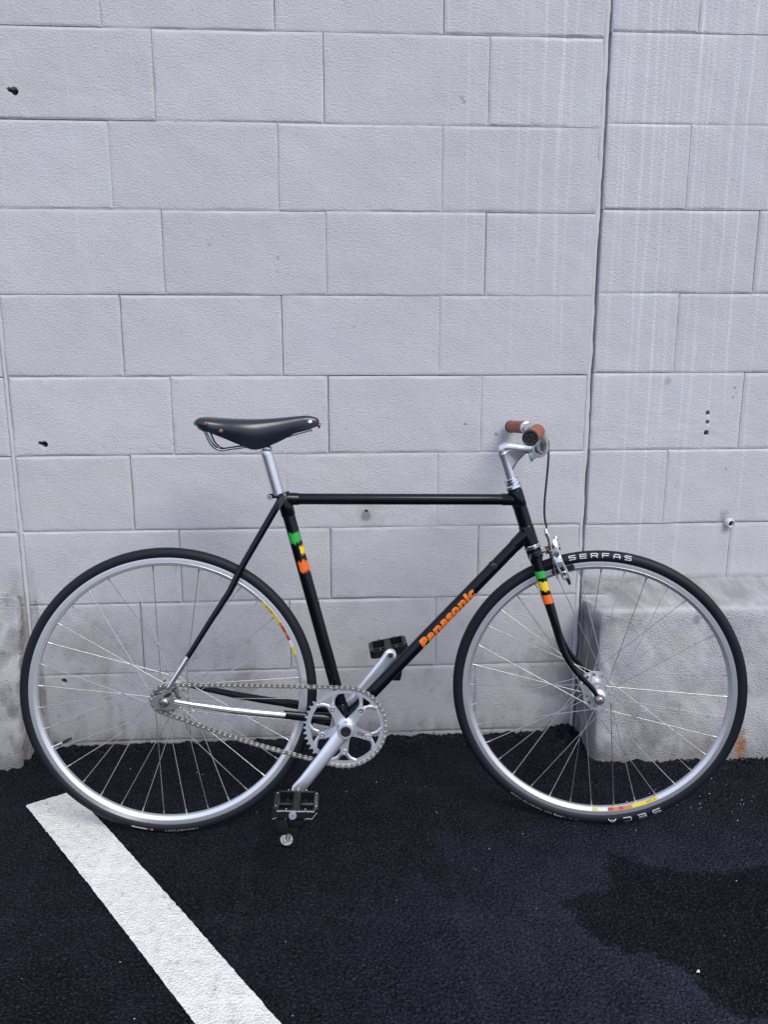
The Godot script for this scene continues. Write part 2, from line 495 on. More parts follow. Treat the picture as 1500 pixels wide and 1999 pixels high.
# one concrete block: uneven painted face, worn rounded arrises
func block_mesh(x0: float, x1: float, y0: float, y1: float, z: float, arris: float, soft: float, n1: FastNoiseLite, n2: FastNoiseLite, fine := true) -> ArrayMesh:
	var ex := []; var ey := []
	for h in HOLES:
		if h[0] > x0 and h[0] < x1 and h[1] > y0 and h[1] < y1:
			for k in range(-6, 7):
				ex.append(h[0] + k * .0022); ey.append(h[1] + k * .0022)
	var nx: int = max(2, int((x1 - x0) / (.014 if fine else .2))); var ny: int = max(2, int((y1 - y0) / (.014 if fine else .1)))
	var hard := soft * .8      # the struck joint, filled with paint
	var xs := axis_lines(x0, x1, nx, hard, soft, ex); var ys := axis_lines(y0, y1, ny, hard, soft, ey)
	var verts := PackedVector3Array(); var uvs := PackedVector2Array(); var idx := PackedInt32Array()
	for y in ys:
		for x in xs:
			var f: float = 1.0 - min(min((x - x0) / hard, (x1 - x) / soft), min((y - y0) / hard, (y1 - y) / soft))
			if f < .999: f -= .3 * n2.get_noise_2d(x * 3., y * 3.)
			f = clampf(f, 0., 1.)
			var zz := z + .0013 * n1.get_noise_2d(x, y) + .0006 * n2.get_noise_2d(x, y) - arris * (.8 + 1.1 * n1.get_noise_2d(x * .6 + 3., y * .9)) * f * f * (3. - 2. * f)
			var wob := .0003 * n2.get_noise_2d(x * 1.5 + 5., y * 1.5) 
			for h in HOLES:
				var r := Vector2(x - h[0], y - h[1]).length()
				if r < h[2] * 1.3: zz -= lerpf(.022, .0, smoothstep(h[2] * .75, h[2] * 1.3, r))
			var edge_y: float = wob if (y == ys[0] or y == ys[-1]) else 0.0
			var edge_x: float = wob if (x == xs[0] or x == xs[-1]) else 0.0
			verts.append(Vector3(x + edge_x, y + edge_y, zz)); uvs.append(Vector2(clampf((x + 1.4) / 3.1, .002, .998), clampf((2.4 - y) / 2.6, .002, .998)))
	var c := xs.size(); var rws := ys.size()
	for j in rws - 1:
		for i in c - 1:
			var a := j * c + i
			idx.append_array(PackedInt32Array([a, a + c, a + 1, a + 1, a + c, a + c + 1]))
	# sides going back into the wall
	var border := []
	for i in c: border.append(i)
	for j in range(1, rws): border.append(j * c + c - 1)
	for i in range(c - 2, -1, -1): border.append((rws - 1) * c + i)
	for j in range(rws - 2, 0, -1): border.append(j * c)
	var base := verts.size()
	for k in border:
		verts.append(Vector3(verts[k].x, verts[k].y, -.06)); uvs.append(uvs[k])
	for k in border.size():
		var a: int = border[k]; var b: int = border[(k + 1) % border.size()]
		var a2 := base + k; var b2 := base + (k + 1) % border.size()
		idx.append_array(PackedInt32Array([a, b, b2, a, b2, a2]))
	var st := SurfaceTool.new()
	var arr := []; arr.resize(Mesh.ARRAY_MAX)
	var tone := 1.0 + .05 * n1.get_noise_2d(x0 * 31., y0 * 57.)
	var tones := PackedColorArray(); tones.resize(verts.size()); tones.fill(Color(.95 * tone, .95 * tone, .95 * tone * (1. + .02 * n1.get_noise_2d(y0 * 43., x0 * 23.))))
	arr[Mesh.ARRAY_COLOR] = tones
	arr[Mesh.ARRAY_VERTEX] = verts; arr[Mesh.ARRAY_TEX_UV2] = uvs; arr[Mesh.ARRAY_INDEX] = idx
	st.create_from_arrays(arr)
	st.generate_normals()
	return st.commit()

func build_wall() -> void:
	var wall := thing("block_wall", "light grey painted concrete block wall behind the bicycle, with drill holes and paint runs", "wall")
	var n1 := noise(31, 7.0, 3); var n2 := noise(32, 30.0, 2)
	# mortar that shows in the recessed joints
	var st := B()
	rbox(st, Transform3D(Basis(), Vector3(0, 2.0, -.2000)), Vector3(12.0, 4.6, .30), .002)
	var mo := obj("mortar", st, M.mortar, wall)
	# painted-over beads of mortar, one per course and per upright joint, set back from the faces
	rng.seed = 5
	var courses := []
	for k in 12: courses.append(1.8486 - .2032 * (k - 2))          # 2.255 .. 0.0198
	var drift := [0.03, .02, .0142, .0102, .0103, .0067, .0048, .0024, -.0009, -.001, -.002, .0]
	var x_left := -.826; var x_right := .697
	var J := .0012
	var far := []
	for k in 13:
		for section in 3:
			var top: float = courses[k - 1] if k > 0 else 2.455
			var bot: float = courses[k] if k < 12 else -.35
			if section == 2:
				top += drift[k - 1] if k > 0 else .03
				bot += drift[k] if k < 12 else 0.0
			if section == 0:
				top -= .001; bot -= .001
			var odd: bool = k % 2 == 1
			var cuts := []
			if section == 1:
				cuts = [x_left + .003, x_right - .0165]
				for m in 5:
					var x := (-.4142 if odd else -.5294) + .4064 * m
					if x < x_right - .05: cuts.insert(cuts.size() - 1, x)
			elif section == 2:
				cuts = [x_right]
				for m in 4: cuts.append((1.110 if odd else .9136) + .4064 * m)
			else:
				for m in range(3, 0, -1): cuts.append(x_left - (.1 if odd else .3) - .4064 * (m - 1))
				cuts.append(x_left - .008)
			for i in cuts.size() - 1:
				var x0: float = cuts[i] + J * .5 + rng.randf_range(-.001, .001); var x1: float = cuts[i + 1] - J * .5 + rng.randf_range(-.001, .001)
				var y0: float = bot + J * .5 + rng.randf_range(-.001, .001); var y1: float = top - J * .5 + rng.randf_range(-.0008, .0008)
				if section == 1 and i == cuts.size() - 2: x1 += .002
				var z := rng.randf_range(-.0012, .0012) + (.004 if section == 2 else 0.0) + (.001 if section == 0 else 0.0)
				var m := block_mesh(x0, x1, y0, y1, z, rng.randf_range(.0011, .0030), rng.randf_range(.0055, .0085), n1, n2)
				if x0 < 1.35 and x1 > -1.25 and y0 < 2.1: put("block", m, M.wall, wall)
				else: far.append(m)
	# the wall goes on beyond the frame
	for k in 13:
		var top: float = courses[k - 1] if k > 0 else 2.455
		var bot: float = courses[k] if k < 12 else -.35
		for m in 8:
			var r := 2.3305 if k % 2 == 1 else 2.1345
			var l := -1.741 if k % 2 == 1 else -1.941
			far.append(block_mesh(r + .4064 * m, r + .4064 * (m + 1) - J, bot + J * .5, top - J * .5, .003, .003, .008, n1, n2, false))
			far.append(block_mesh(l - .4064 * (m + 1), l - .4064 * m - J, bot + J * .5, top - J * .5, .0, .003, .008, n1, n2, false))
	for k in range(0, 9):
		for m in 27:
			var s := (.2 if k % 2 else 0.0)
			far.append(block_mesh(-5.4 + s + .4064 * m, -5.4 + s + .4064 * (m + 1) - J, 2.458 + .2032 * k + J, 2.458 + .2032 * (k + 1), .0, .004, .009, n1, n2, false))
	var all := SurfaceTool.new()
	for m in far: all.append_from(m, 0, Transform3D())
	var rest := put("blocks_beyond", all.commit(), M.wall, wall)
	rest.set_meta("kind", "stuff")
	# mortar bead in the two upright control joints, cracked open along one side
	for e in [[x_right - .0105, .0155, -.0012, .0023], [x_left - .002, .0125, -.0008, .0015]]:
		var ss := B()
		var nn := noise(int(e[0] * 100), 9.0, 3); var n3 := noise(int(e[0] * 77) + 4, 60.0, 2)
		var prev := []
		for k in 330:
			var y := -.2 + k * .0079
			var crack: float = e[3] * clampf(.9 + 1.6 * nn.get_noise_1d(y * .8), .05, 1.6)
			var l: float = e[0] - e[1] * .5 + .0016 * n3.get_noise_1d(y * .5); var r: float = e[0] + e[1] * .5 - crack
			var z: float = e[2] + .0010 * nn.get_noise_1d(y + 5.)
			var ring := [Vector3(l, y, -.012), Vector3(l + .001, y, z - .0012), Vector3(l + .004, y, z), Vector3(lerpf(l, r, .6), y, z + .0005), Vector3(r - .0015, y, z - .0003), Vector3(r, y, z - .003), Vector3(r, y, -.02)]
			if prev:
				for q in 6: quad(ss, prev[q], prev[q + 1], ring[q + 1], ring[q], 0)
			prev = ring
		obj("mortar_joint", ss, M.sealant, wall)

func footing(called: String, label: String, x0: float, x1: float, top_wall: float, top_front: float, zf: float, zt: float, sd: int, side: int, lumpy: float) -> void:
	var t := thing(called, label, "footing", Vector3((x0 + x1) / 2, 0, zf / 2))
	var n := noise(sd, 6.0, 4); var n2 := noise(sd + 1, 34.0, 3)
	var st := SurfaceTool.new()
	# profile from the wall over the sloping top, down the front and into the ground, rounded at the bends
	var prof := []
	for k in 7: prof.append(Vector2(lerpf(-.02, zt * .78, k / 6.0), lerpf(top_wall + .01, top_front + .012, k / 6.0)))
	for k in 5:
		var a := PI / 2 * (1.0 - k / 4.0)
		prof.append(Vector2(zt - minf(.018, zt * .5) * (1. - cos(a)), top_front - .014 + .018 * sin(a)))
	for k in range(1, 34): prof.append(Vector2(lerpf(zt, zf, minf(k / 24.0, 1.)), lerpf(top_front - .016, -.14, k / 33.0)))
	var xs := []
	var wdt := x1 - x0
	var nn := int(wdt / .012)
	for k in nn + 1: xs.append(lerpf(x0, x1, float(k) / nn))
	var verts := PackedVector3Array(); var uv := PackedVector2Array(); var idx := PackedInt32Array()
	# columns: first the end face going back to the wall, then across
	var cols := []
	for k in 6: cols.append([-1, 1.0 - k / 6.0])
	for k in xs.size(): cols.append([xs[k] if side < 0 else xs[xs.size() - 1 - k], 0.0])
	for cc in cols:
		for p in prof:
			var x: float = cc[0]; var z: float = p.x; var y: float = p.y
			var inner := x0 if side < 0 else x1
			var e := 0.0
			if cc[0] == -1:
				x = inner; z = lerpf(p.x, -.02, cc[1])
			var rd := absf(x - inner)
			var round_ := .020
			if rd < round_ and cc[0] != -1:      # round the upright corner
				var a := 1.0 - rd / round_
				z -= zf * .12 * a * a * clampf(z / zf, 0, 1)
			if cc[0] == -1: z = z * (1.0 - .12 * clampf(1.0 - cc[1], 0, 1)) if z > 0 else z
			# the end slopes in towards the top
			if y > top_front * .8: y -= (1.0 - smoothstep(0., .17, rd)) * .058 * clampf(1.05 - z / zt, 0., 1.) * smoothstep(top_front * .8, top_front, y)
			var q := Vector3(x * 1.3, y, z)
			var amp := lumpy * (1.6 if rd < .04 else 1.0)
			var d := amp * (.010 * n.get_noise_3dv(q) + .0035 * n2.get_noise_3dv(q))
			if cc[0] == -1: x += d * (1.0 if side > 0 else -1.0)
			else:
				z += d; y += d * .6
			verts.append(Vector3(x, y, z) - t.position); uv.append(Vector2((x + 1.4) / 3.1, (2.4 - y) / 2.6))
	var h := prof.size()
	for c in cols.size() - 1:
		for k in h - 1:
			var a := c * h + k; var b := a + h
			if side < 0: idx.append_array(PackedInt32Array([a, b, b + 1, a, b + 1, a + 1]))
			else: idx.append_array(PackedInt32Array([a, b + 1, b, a, a + 1, b + 1]))
	var arr := []; arr.resize(Mesh.ARRAY_MAX)
	arr[Mesh.ARRAY_VERTEX] = verts; arr[Mesh.ARRAY_TEX_UV2] = uv; arr[Mesh.ARRAY_INDEX] = idx
	st.create_from_arrays(arr); st.generate_normals()
	put("concrete_body", st.commit(), M.footing, t)

func build_ground() -> void:
	var xs := []; var zs := []
	for v in [-80., -40., -20., -10., -5., -3., -2.]: xs.append(v)
	var x := -1.5
	while x <= 1.7:
		xs.append(x); x += .0125
	for v in [2.2, 3., 5., 10., 20., 40., 80.]: xs.append(v)
	zs = [-.4, -.2, -.1]
	var z := -.05
	while z <= 1.4:
		zs.append(z); z += .006 if z < .12 else .0125
	for v in [1.6, 1.8, 2.2, 3., 5., 10., 20., 40., 80.]: zs.append(v)
	var rag := noise(41, 34.0, 4); var fine := noise(42, 70.0, 2); var big := noise(43, 3.0, 2)
	var verts := PackedVector3Array(); var uv := PackedVector2Array(); var idx := PackedInt32Array()
	for zz in zs:
		for xx in xs:
			var y := ground_y(xx, zz) + .0015 * big.get_noise_2d(xx, zz)
			if absf(xx) < 2. and zz < 1.5:
				y += .0011 * fine.get_noise_2d(xx, zz)
				# crumbly edge where the asphalt was laid against the wall and round the footing
				var near := smoothstep(.05, .0, zz)
				if xx > .69: near = smoothstep(.2, .17, zz) * .8
				if xx < -.83: near = smoothstep(.15, .1, zz)
				y += near * (.010 + .016 * rag.get_noise_2d(xx, zz))
				y += .030 * smoothstep(.09, .0, Vector2(xx - .655, (zz - .03) * .8).length()) * (.7 + rag.get_noise_2d(xx * 1.4, zz * 1.4))
			verts.append(Vector3(xx, y, zz)); uv.append(Vector2(clampf((xx + 1.5) / 3.2, .002, .998), clampf((zz + .1) / 1.8, .002, .998)))
	var c := xs.size()
	for j in zs.size() - 1:
		for i in c - 1:
			var a := j * c + i
			idx.append_array(PackedInt32Array([a, a + 1, a + c, a + 1, a + c + 1, a + c]))
	var arr := []; arr.resize(Mesh.ARRAY_MAX)
	arr[Mesh.ARRAY_VERTEX] = verts; arr[Mesh.ARRAY_TEX_UV2] = uv; arr[Mesh.ARRAY_INDEX] = idx
	var st := SurfaceTool.new(); st.create_from_arrays(arr); st.generate_normals()
	var g := put("asphalt_ground", st.commit(), M.asphalt, self)
	tag(g, "dark sealed asphalt of the car park with a damp patch on the right", "", "", "structure")
	# painted bay line
	var e := noise(44, 80.0, 3)
	var a0 := Vector2(-.7681, .2913); var b0 := Vector2(-.6884, .2291); var dl := (Vector2(-.2554, .954) - a0); var dr := (Vector2(-.1105, .9552) - Vector2(-.56, .3747))
	b0 = Vector2(-.56, .3747) - dr * (.1456 / .5805)
	var v2 := PackedVector3Array(); var ix := PackedInt32Array()
	var nl := 260; var nw := 18
	for j in nl + 1:
		var t := float(j) / nl * 2.6
		for i in nw + 1:
			var f := float(i) / nw
			var p := (a0 + dl * t).lerp(b0 + dr * t * 1.2, f)
			if i == 0 or i == nw or j == 0: p += Vector2(e.get_noise_2d(p.x, p.y), e.get_noise_2d(p.x + 4., p.y)) * .0019
			v2.append(Vector3(p.x, ground_y(p.x, p.y) + .0032 + .0015 * big.get_noise_2d(p.x, p.y) + .0009 * fine.get_noise_2d(p.x, p.y), p.y))
	for j in nl:
		for i in nw:
			var a := j * (nw + 1) + i
			ix.append_array(PackedInt32Array([a, a + 1, a + nw + 1, a + 1, a + nw + 2, a + nw + 1]))
	var ar2 := []; ar2.resize(Mesh.ARRAY_MAX)
	ar2[Mesh.ARRAY_VERTEX] = v2; ar2[Mesh.ARRAY_INDEX] = ix
	var s2 := SurfaceTool.new(); s2.create_from_arrays(ar2); s2.generate_normals()
	var l := put("bay_line", s2.commit(), M.stripe, self)
	tag(l, "thick white painted parking bay line running out from the wall under the rear wheel", "", "", "structure")
	# crumbs of asphalt and grit along the foot of the wall, and pale specks
	rng.seed = 77
	var cr := B(); var sp := B()
	for k in 900:
		var xx := rng.randf_range(-.83, .70); var zz := absf(rng.randfn(0., .022))
		if rng.randf() < .2:
			xx = rng.randf_range(.70, 1.3); zz = .16 + absf(rng.randfn(0., .02))
		if k < 160:
			xx = .64 + rng.randfn(0., .035); zz = .03 + absf(rng.randfn(0., .025))
		var s := rng.randf_range(.0015, .0055)
		_pebble(cr, Vector3(xx, ground_y(xx, zz) + (.010 if zz < .03 or xx > .7 else .004), zz), s)
	for k in 80:
		var xx := rng.randf_range(-.6, 1.2); var zz := rng.randf_range(.1, 1.1)
		if k > 50:
			xx = .95 + rng.randfn(0., .11); zz = .34 + rng.randfn(0., .05)
		_pebble(sp, Vector3(xx, ground_y(xx, zz) + .001, zz), rng.randf_range(.0006, .0016) * (1.5 if k > 70 else 1.0))
	tag(obj("asphalt_crumbs", cr, M.crumb, self), "dark crumbs of asphalt along the foot of the wall", "", "", "stuff")
	tag(obj("pale_grit", sp, M.white_chip, self), "scattered pale grit and paint specks on the asphalt", "", "", "stuff")

func _pebble(st: SurfaceTool, at: Vector3, s: float) -> void:
	var v := []
	for d in [Vector3(1, 0, 0), Vector3(0, 0, 1), Vector3(-1, 0, 0), Vector3(0, 0, -1)]: v.append(at + d.rotated(Vector3.UP, rng.randf() * .8) * s * rng.randf_range(.6, 1.3))
	var t := at + Vector3(0, s * rng.randf_range(.5, 1.0), 0); var b := at - Vector3(0, s * .6, 0)
	for k in 4:
		tri(st, v[(k + 1) % 4], v[k], t, -1); tri(st, v[k], v[(k + 1) % 4], b, -1)

func build_bits() -> void:
	# anchor sleeve left in the wall
	var a := thing("anchor_sleeve", "white painted anchor sleeve sticking out of the wall above the front wheel", "anchor", Vector3(1.1021, .6287, .002))
	var st := B()
	lathe(st, [Vector2(.0135, -.004), Vector2(.012, .010), Vector2(.0115, .016), Vector2(.0092, .0168), Vector2(.0085, .014), Vector2(.0085, -.002)], 20, false)
	obj("sleeve", st, M.paint_white, a, Transform3D(Basis.from_euler(Vector3(.1, .12, 0)), Vector3.ZERO))
	st = B()
	lathe(st, [Vector2(.0087, .006), Vector2(0, .006)], 14)
	obj("bore", st, M.dark, a, Transform3D(Basis.from_euler(Vector3(.1, .12, 0)), Vector3.ZERO))
	# two pale chips and a red scrap
	for e in [[.688, .858, .0042, "white stone chip on the damp patch of asphalt"], [.735, 1.0, .0035, "small pale chip at the lower edge of the damp patch"]]:
		var t := B()
		rng.seed = int(e[0] * 1000)
		_pebble(t, Vector3.ZERO, e[2])
		var o := obj(numbered("stone_chip"), t, M.white_chip, self, Transform3D(Basis(), Vector3(e[0], ground_y(e[0], e[1]) + .002, e[1])))
		tag(o, e[3], "stone")
	var rs := B()
	rng.seed = 3
	_pebble(rs, Vector3.ZERO, .0035)
	var ro := obj("red_scrap", rs, M.red, self, Transform3D(Basis(), Vector3(-.149, ground_y(-.149, .275) + .002, .275)))
	tag(ro, "tiny red scrap on the asphalt between rear tyre and lower pedal", "litter")

# ---------------------------------------------------------------- bicycle
func wheel(called: String, hub_at: Transform3D, R: float, rt: float, phase: float, cross_sign: float, front: bool, bike: Node3D, label: String) -> Node3D:
	var w := Node3D.new()
	w.name = called
	bike.add_child(w, true)
	w.transform = hub_at
	w.set_meta("label", label)
	var rc := R - rt
	var st := B()
	var prof := []
	for k in 29:
		var f := deg_to_rad(-128 + 256.0 * k / 28.0)
		prof.append(Vector2(rc + rt * cos(f), rt * sin(f)))
	prof.append(Vector2(.3135, .007)); prof.append(Vector2(.3135, -.007))
	prof.reverse()
	lathe(st, prof, 120, false, Transform3D(), true)
	obj("tyre", st, M.tyre_front if front else M.tyre_rear, w)
	# rim: brake track, bent-in side, flat well
	st = B()
	var rp := [Vector2(.3165, .0075), Vector2(.3168, .0094), Vector2(.3135, .0096), Vector2(.3068, .0096), Vector2(.3064, .0091), Vector2(.3058, .0094), Vector2(.2992, .0058), Vector2(.2980, .0040), Vector2(.2978, 0)]
	var full := rp.duplicate()
	for k in range(rp.size() - 2, -1, -1): full.append(Vector2(rp[k].x, -rp[k].y))
	full.append(Vector2(.310, -.006)); full.append(Vector2(.310, .006))
	full.reverse()
	lathe(st, full, 144, true, Transform3D(), true)
	obj("rim", st, M.rim, w)
	# hub
	st = B()
	var fl := .0345 if front else .0335
	var fz := .0355 if front else .034
	lathe(st, [Vector2(.0, .046), Vector2(.012, .046), Vector2(.0165, .042), Vector2(.0175, fz + .003), Vector2(.0175, fz - .003), Vector2(.0145, fz - .010), Vector2(.0145, -fz + .010), Vector2(.0175, -fz + .003), Vector2(.0175, -fz - .003), Vector2(.0165, -.042), Vector2(.012, -.046), Vector2(0, -.046)], 28)
	var hub := obj("hub", st, M.hub_alu, w)
	for s in [-1, 1]:
		st = B()
		_flange(st, .016, .0225, .0285, fl, fz * s - .0015, fz * s + .0015, 9)
		obj("flange", st, M.hub_alu, w)
	st = B()
	var tip := .070 if front else .078
	lathe(st, [Vector2(.0, -tip), Vector2(.0048, -tip), Vector2(.0048, tip), Vector2(.0, tip)], 16)
	obj("axle", st, M.steel, w)
	for s in [-1.0, 1.0]:
		var zi := .057 if front else .065
		var zt := .0645 if front else .074
		st = B()
		lathe(st, [Vector2(0, zi), Vector2(.0115, zi), Vector2(.0115, zi + .0018), Vector2(.0, zi + .0018)], 24, true, Transform3D(Basis(), Vector3.ZERO).scaled(Vector3(1, 1, s)))
		lathe(st, [Vector2(.0, zi + .0018), Vector2(.0088, zi + .0018), Vector2(.0088, zt - .001), Vector2(.0075, zt), Vector2(.0, zt)], 6, true, Transform3D().scaled(Vector3(1, 1, s)))
		obj("axle_nut", st, M.steel, w)
		st = B()
		lathe(st, [Vector2(.0, .0455), Vector2(.0105, .0455), Vector2(.0115, .0475), Vector2(.0115, .0495), Vector2(.006, .0520), Vector2(.0, .0520)], 20, true, Transform3D().scaled(Vector3(1, 1, s)))
		obj("bearing_cone", st, M.polished, w)
	# spokes, three cross
	for i in 36:
		var th := deg_to_rad(phase + i * 10.0)
		var side := 1.0 if i % 2 == 0 else -1.0
		var lead := 1.0 if (i / 2) % 2 == 0 else -1.0
		var hb := th + lead * cross_sign * deg_to_rad(58.0)
		var a := Vector3(fl * .90 * cos(hb), fl * .90 * sin(hb), side * (fz + .0022 * lead))
		var b := Vector3(.2985 * cos(th), .2985 * sin(th), side * .0012)
		st = B()
		sweep(st, [a, b], [.00092], 6, Vector3(.3, .2, .9))
		var d := (b - a).normalized()
		sweep(st, [b - d * .012, b - d * .004, b + d * .003], [.0016, .0021, .0021], 6, Vector3(.3, .2, .9))
		var h := (a - Vector3(0, 0, side * .001))
		sweep(st, [h + d * .0025, a, a - Vector3(0, 0, side * .0034 * lead)], [.0011, .0013, .0017], 6, Vector3(.2, .9, .1))
		obj("spoke", st, M.spoke, w)
	return w

func _flange(st: SurfaceTool, r0: float, ra: float, rb: float, r1: float, z0: float, z1: float, holes: int) -> void:
	var n := holes * 10
	var radii := [r0, ra, (ra + rb) / 2, rb, r1]
	for k in n:
		var f := TAU * k / n; var h := TAU * (k + 1) / n
		for i in 4:
			var ph := k % 10
			var hole := (i == 1 or i == 2) and ph >= 2 and ph < 7
			if hole:
				continue
			var q := []
			for e in [[radii[i], f], [radii[i + 1], f], [radii[i + 1], h], [radii[i], h]]: q.append(Vector2(e[0] * cos(e[1]), e[0] * sin(e[1])))
			quad(st, Vector3(q[0].x, q[0].y, z1), Vector3(q[1].x, q[1].y, z1), Vector3(q[2].x, q[2].y, z1), Vector3(q[3].x, q[3].y, z1), -1)
			quad(st, Vector3(q[3].x, q[3].y, z0), Vector3(q[2].x, q[2].y, z0), Vector3(q[1].x, q[1].y, z0), Vector3(q[0].x, q[0].y, z0), -1)
		var a := Vector2(cos(f), sin(f)); var b := Vector2(cos(h), sin(h))
		quad(st, Vector3(a.x * r1, a.y * r1, z0), Vector3(b.x * r1, b.y * r1, z0), Vector3(b.x * r1, b.y * r1, z1), Vector3(a.x * r1, a.y * r1, z1), 5)
		var ph2 := k % 10
		if ph2 >= 2 and ph2 < 7:      # inside of the holes
			quad(st, Vector3(b.x * rb, b.y * rb, z0), Vector3(a.x * rb, a.y * rb, z0), Vector3(a.x * rb, a.y * rb, z1), Vector3(b.x * rb, b.y * rb, z1), -1)
			quad(st, Vector3(a.x * ra, a.y * ra, z0), Vector3(b.x * ra, b.y * ra, z0), Vector3(b.x * ra, b.y * ra, z1), Vector3(a.x * ra, a.y * ra, z1), -1)

func rim_decal(st: SurfaceTool, a0: float, a1: float, list: Array) -> void:    # colours along the bent side of the rim, list of [share, colour]
	var n := 60
	for k in n:
		var f := float(k) / n
		var c: Color = list[-1][1]
		for e in list:
			if f < e[0]:
				c = e[1]; break
		var q := []
		for e in [[0, f], [0, (k + 1.0) / n], [1, (k + 1.0) / n], [1, f]]:
			var r := lerpf(.2988, .3056, e[0]); var z := lerpf(.0060, .0096, e[0])
			var a := lerpf(a0, a1, e[1])
			q.append(Vector3(r * cos(a), r * sin(a), z + .00025))
		st.set_color(c)
		quad(st, q[3], q[2], q[1], q[0], 0)

func rim_print(quads: Array, ang0: float) -> SurfaceTool:
	var st := B()
	for q in quads:
		var v := []
		for p in q:
			var f: float = p.y / .0066
			var r := lerpf(.2995, .3054, f); var z := lerpf(.0062, .0094, f) + .0005
			var a: float = ang0 - p.x / r
			v.append(Vector3(r * cos(a), r * sin(a), z))
		quad(st, v[0], v[1], v[2], v[3], 0)
	return st

func build_saddle(bike: Node3D) -> void:
	var X := [.0828, .0898, .1010, .115, .1448, .18, .2129, .2585, .3043, .3272, .3478, .3535]
	var HW := [.050, .064, .074, .078, .070, .053, .041, .0295, .0215, .0185, .0155, .010]
	var TOP := [.6205, .6285, .6315, .6312, .6290, .6270, .6262, .6282, .6322, .6334, .6287, .6225]
	var LOW := [.6150, .6125, .6070, .6000, .5868, .5700, .5585, .5730, .5962, .6025, .6080, .6150]
	var U := [[-1.0, 1.0], [-1.03, .7], [-1.04, .42], [-.98, .22], [-.84, .09], [-.62, .03], [-.3, .004], [0., .012], [.3, .004], [.62, .03], [.84, .09], [.98, .22], [1.04, .42], [1.03, .7], [1.0, 1.0]]
	var rows := []; var inner := []
	var nx := 44
	for k in nx + 1:
		var f := float(k) / nx * (X.size() - 1)
		var i: int = min(int(f), X.size() - 2)
		var t := f - i
		var cb := func(a: Array) -> float: return cubic_interpolate(a[i], a[i + 1], a[max(i - 1, 0)], a[min(i + 2, a.size() - 1)], t)
		var x: float = cb.call(X); var hw: float = cb.call(HW); var tp: float = cb.call(TOP); var lo: float = cb.call(LOW)
		var row := []; var ir := []
		for u in U:
			var tuck: float = 1.0 - .22 * smoothstep(.5, 1.0, u[1]) * smoothstep(.12, .2, x) * smoothstep(.34, .25, x)
			row.append(Vector3(x, tp - (tp - lo) * u[1], hw * u[0] * tuck))
			ir.append(Vector3(x, tp - .0035 - (tp - lo - .0035) * u[1], (hw - .0035) * u[0] * tuck))
		rows.append(row); inner.append(ir)
	var st := B()
	var m := U.size()
	for k in nx:
		for j in m - 1:
			quad(st, rows[k][j], rows[k][j + 1], rows[k + 1][j + 1], rows[k + 1][j], 1)
			quad(st, inner[k][j + 1], inner[k][j], inner[k + 1][j], inner[k + 1][j + 1], 2)
		for j in [0, m - 1]:
			var a: Vector3 = rows[k][j]; var b: Vector3 = rows[k + 1][j]; var c: Vector3 = inner[k + 1][j]; var d: Vector3 = inner[k][j]
			if j == 0: quad(st, a, b, c, d, 3)
			else: quad(st, d, c, b, a, 3)
	for k in [0, nx]:
		for j in m - 1:
			if k == 0: quad(st, rows[k][j + 1], rows[k][j], inner[k][j], inner[k][j + 1], 4)
			else: quad(st, rows[k][j], rows[k][j + 1], inner[k][j + 1], inner[k][j], 4)
	var s := Node3D.new(); s.name = "saddle"; bike.add_child(s, true); s.position = OFF
	s.set_meta("label", "worn black leather saddle with copper rivets and chrome rails")
	obj("leather_top", st, M.leather, s)
	for z in [-1.0, 1.0]:
		st = B()
		sweep(st, curve(pa([.098, .612, .030 * z, .1035, .600, .030 * z, .1150, .5730, .027 * z, .1326, .5595, .024 * z, .1574, .5615, .022 * z, .20, .5675, .022 * z, .2422, .5760, .021 * z, .29, .590, .015 * z, .335, .602, .006 * z]), 6), [.0036], 12)
		obj("rail", st, M.chrome, s)
	# rear metal plate under the leather
	st = B()
	sweep(st, curve(pa([.108, .606, -.07, .092, .612, -.045, .086, .614, 0, .092, .612, .045, .108, .606, .07]), 5), [.005], 8, Vector3.UP, Vector2(1.4, .5))
	obj("cantle_plate", st, M.leather, s)
	for e in [[.3336, .6187, .0192, 1], [.1435, .6010, .0745, 0], [.1128, .6170, .0815, 0]]:
		for z in [-1.0, 1.0]:
			st = B()
			lathe(st, [Vector2(.0055, 0), Vector2(.0050, .0014), Vector2(.0030, .0022), Vector2(0, .0025)], 18, false, aim(Vector3(e[0], e[1], (e[2] - .0005) * z), Vector3(0, .15, z)))
			obj("rivet", st, M.polished if e[3] else M.copper, s)
	st = B()
	lathe(st, [Vector2(0, -.012), Vector2(.0035, -.012), Vector2(.0035, .002), Vector2(.0060, .002), Vector2(.0060, .006), Vector2(0, .0072)], 16, true, aim(Vector3(.3505, .6115, 0), Vector3(1, -.35, 0)))
	obj("tension_bolt", st, M.copper, s)
	st = B()
	rbox(st, Transform3D(Basis(), Vector3(.329, .6005, 0)), Vector3(.018, .006, .014), .001)
	obj("nose_bracket", st, M.steel, s)

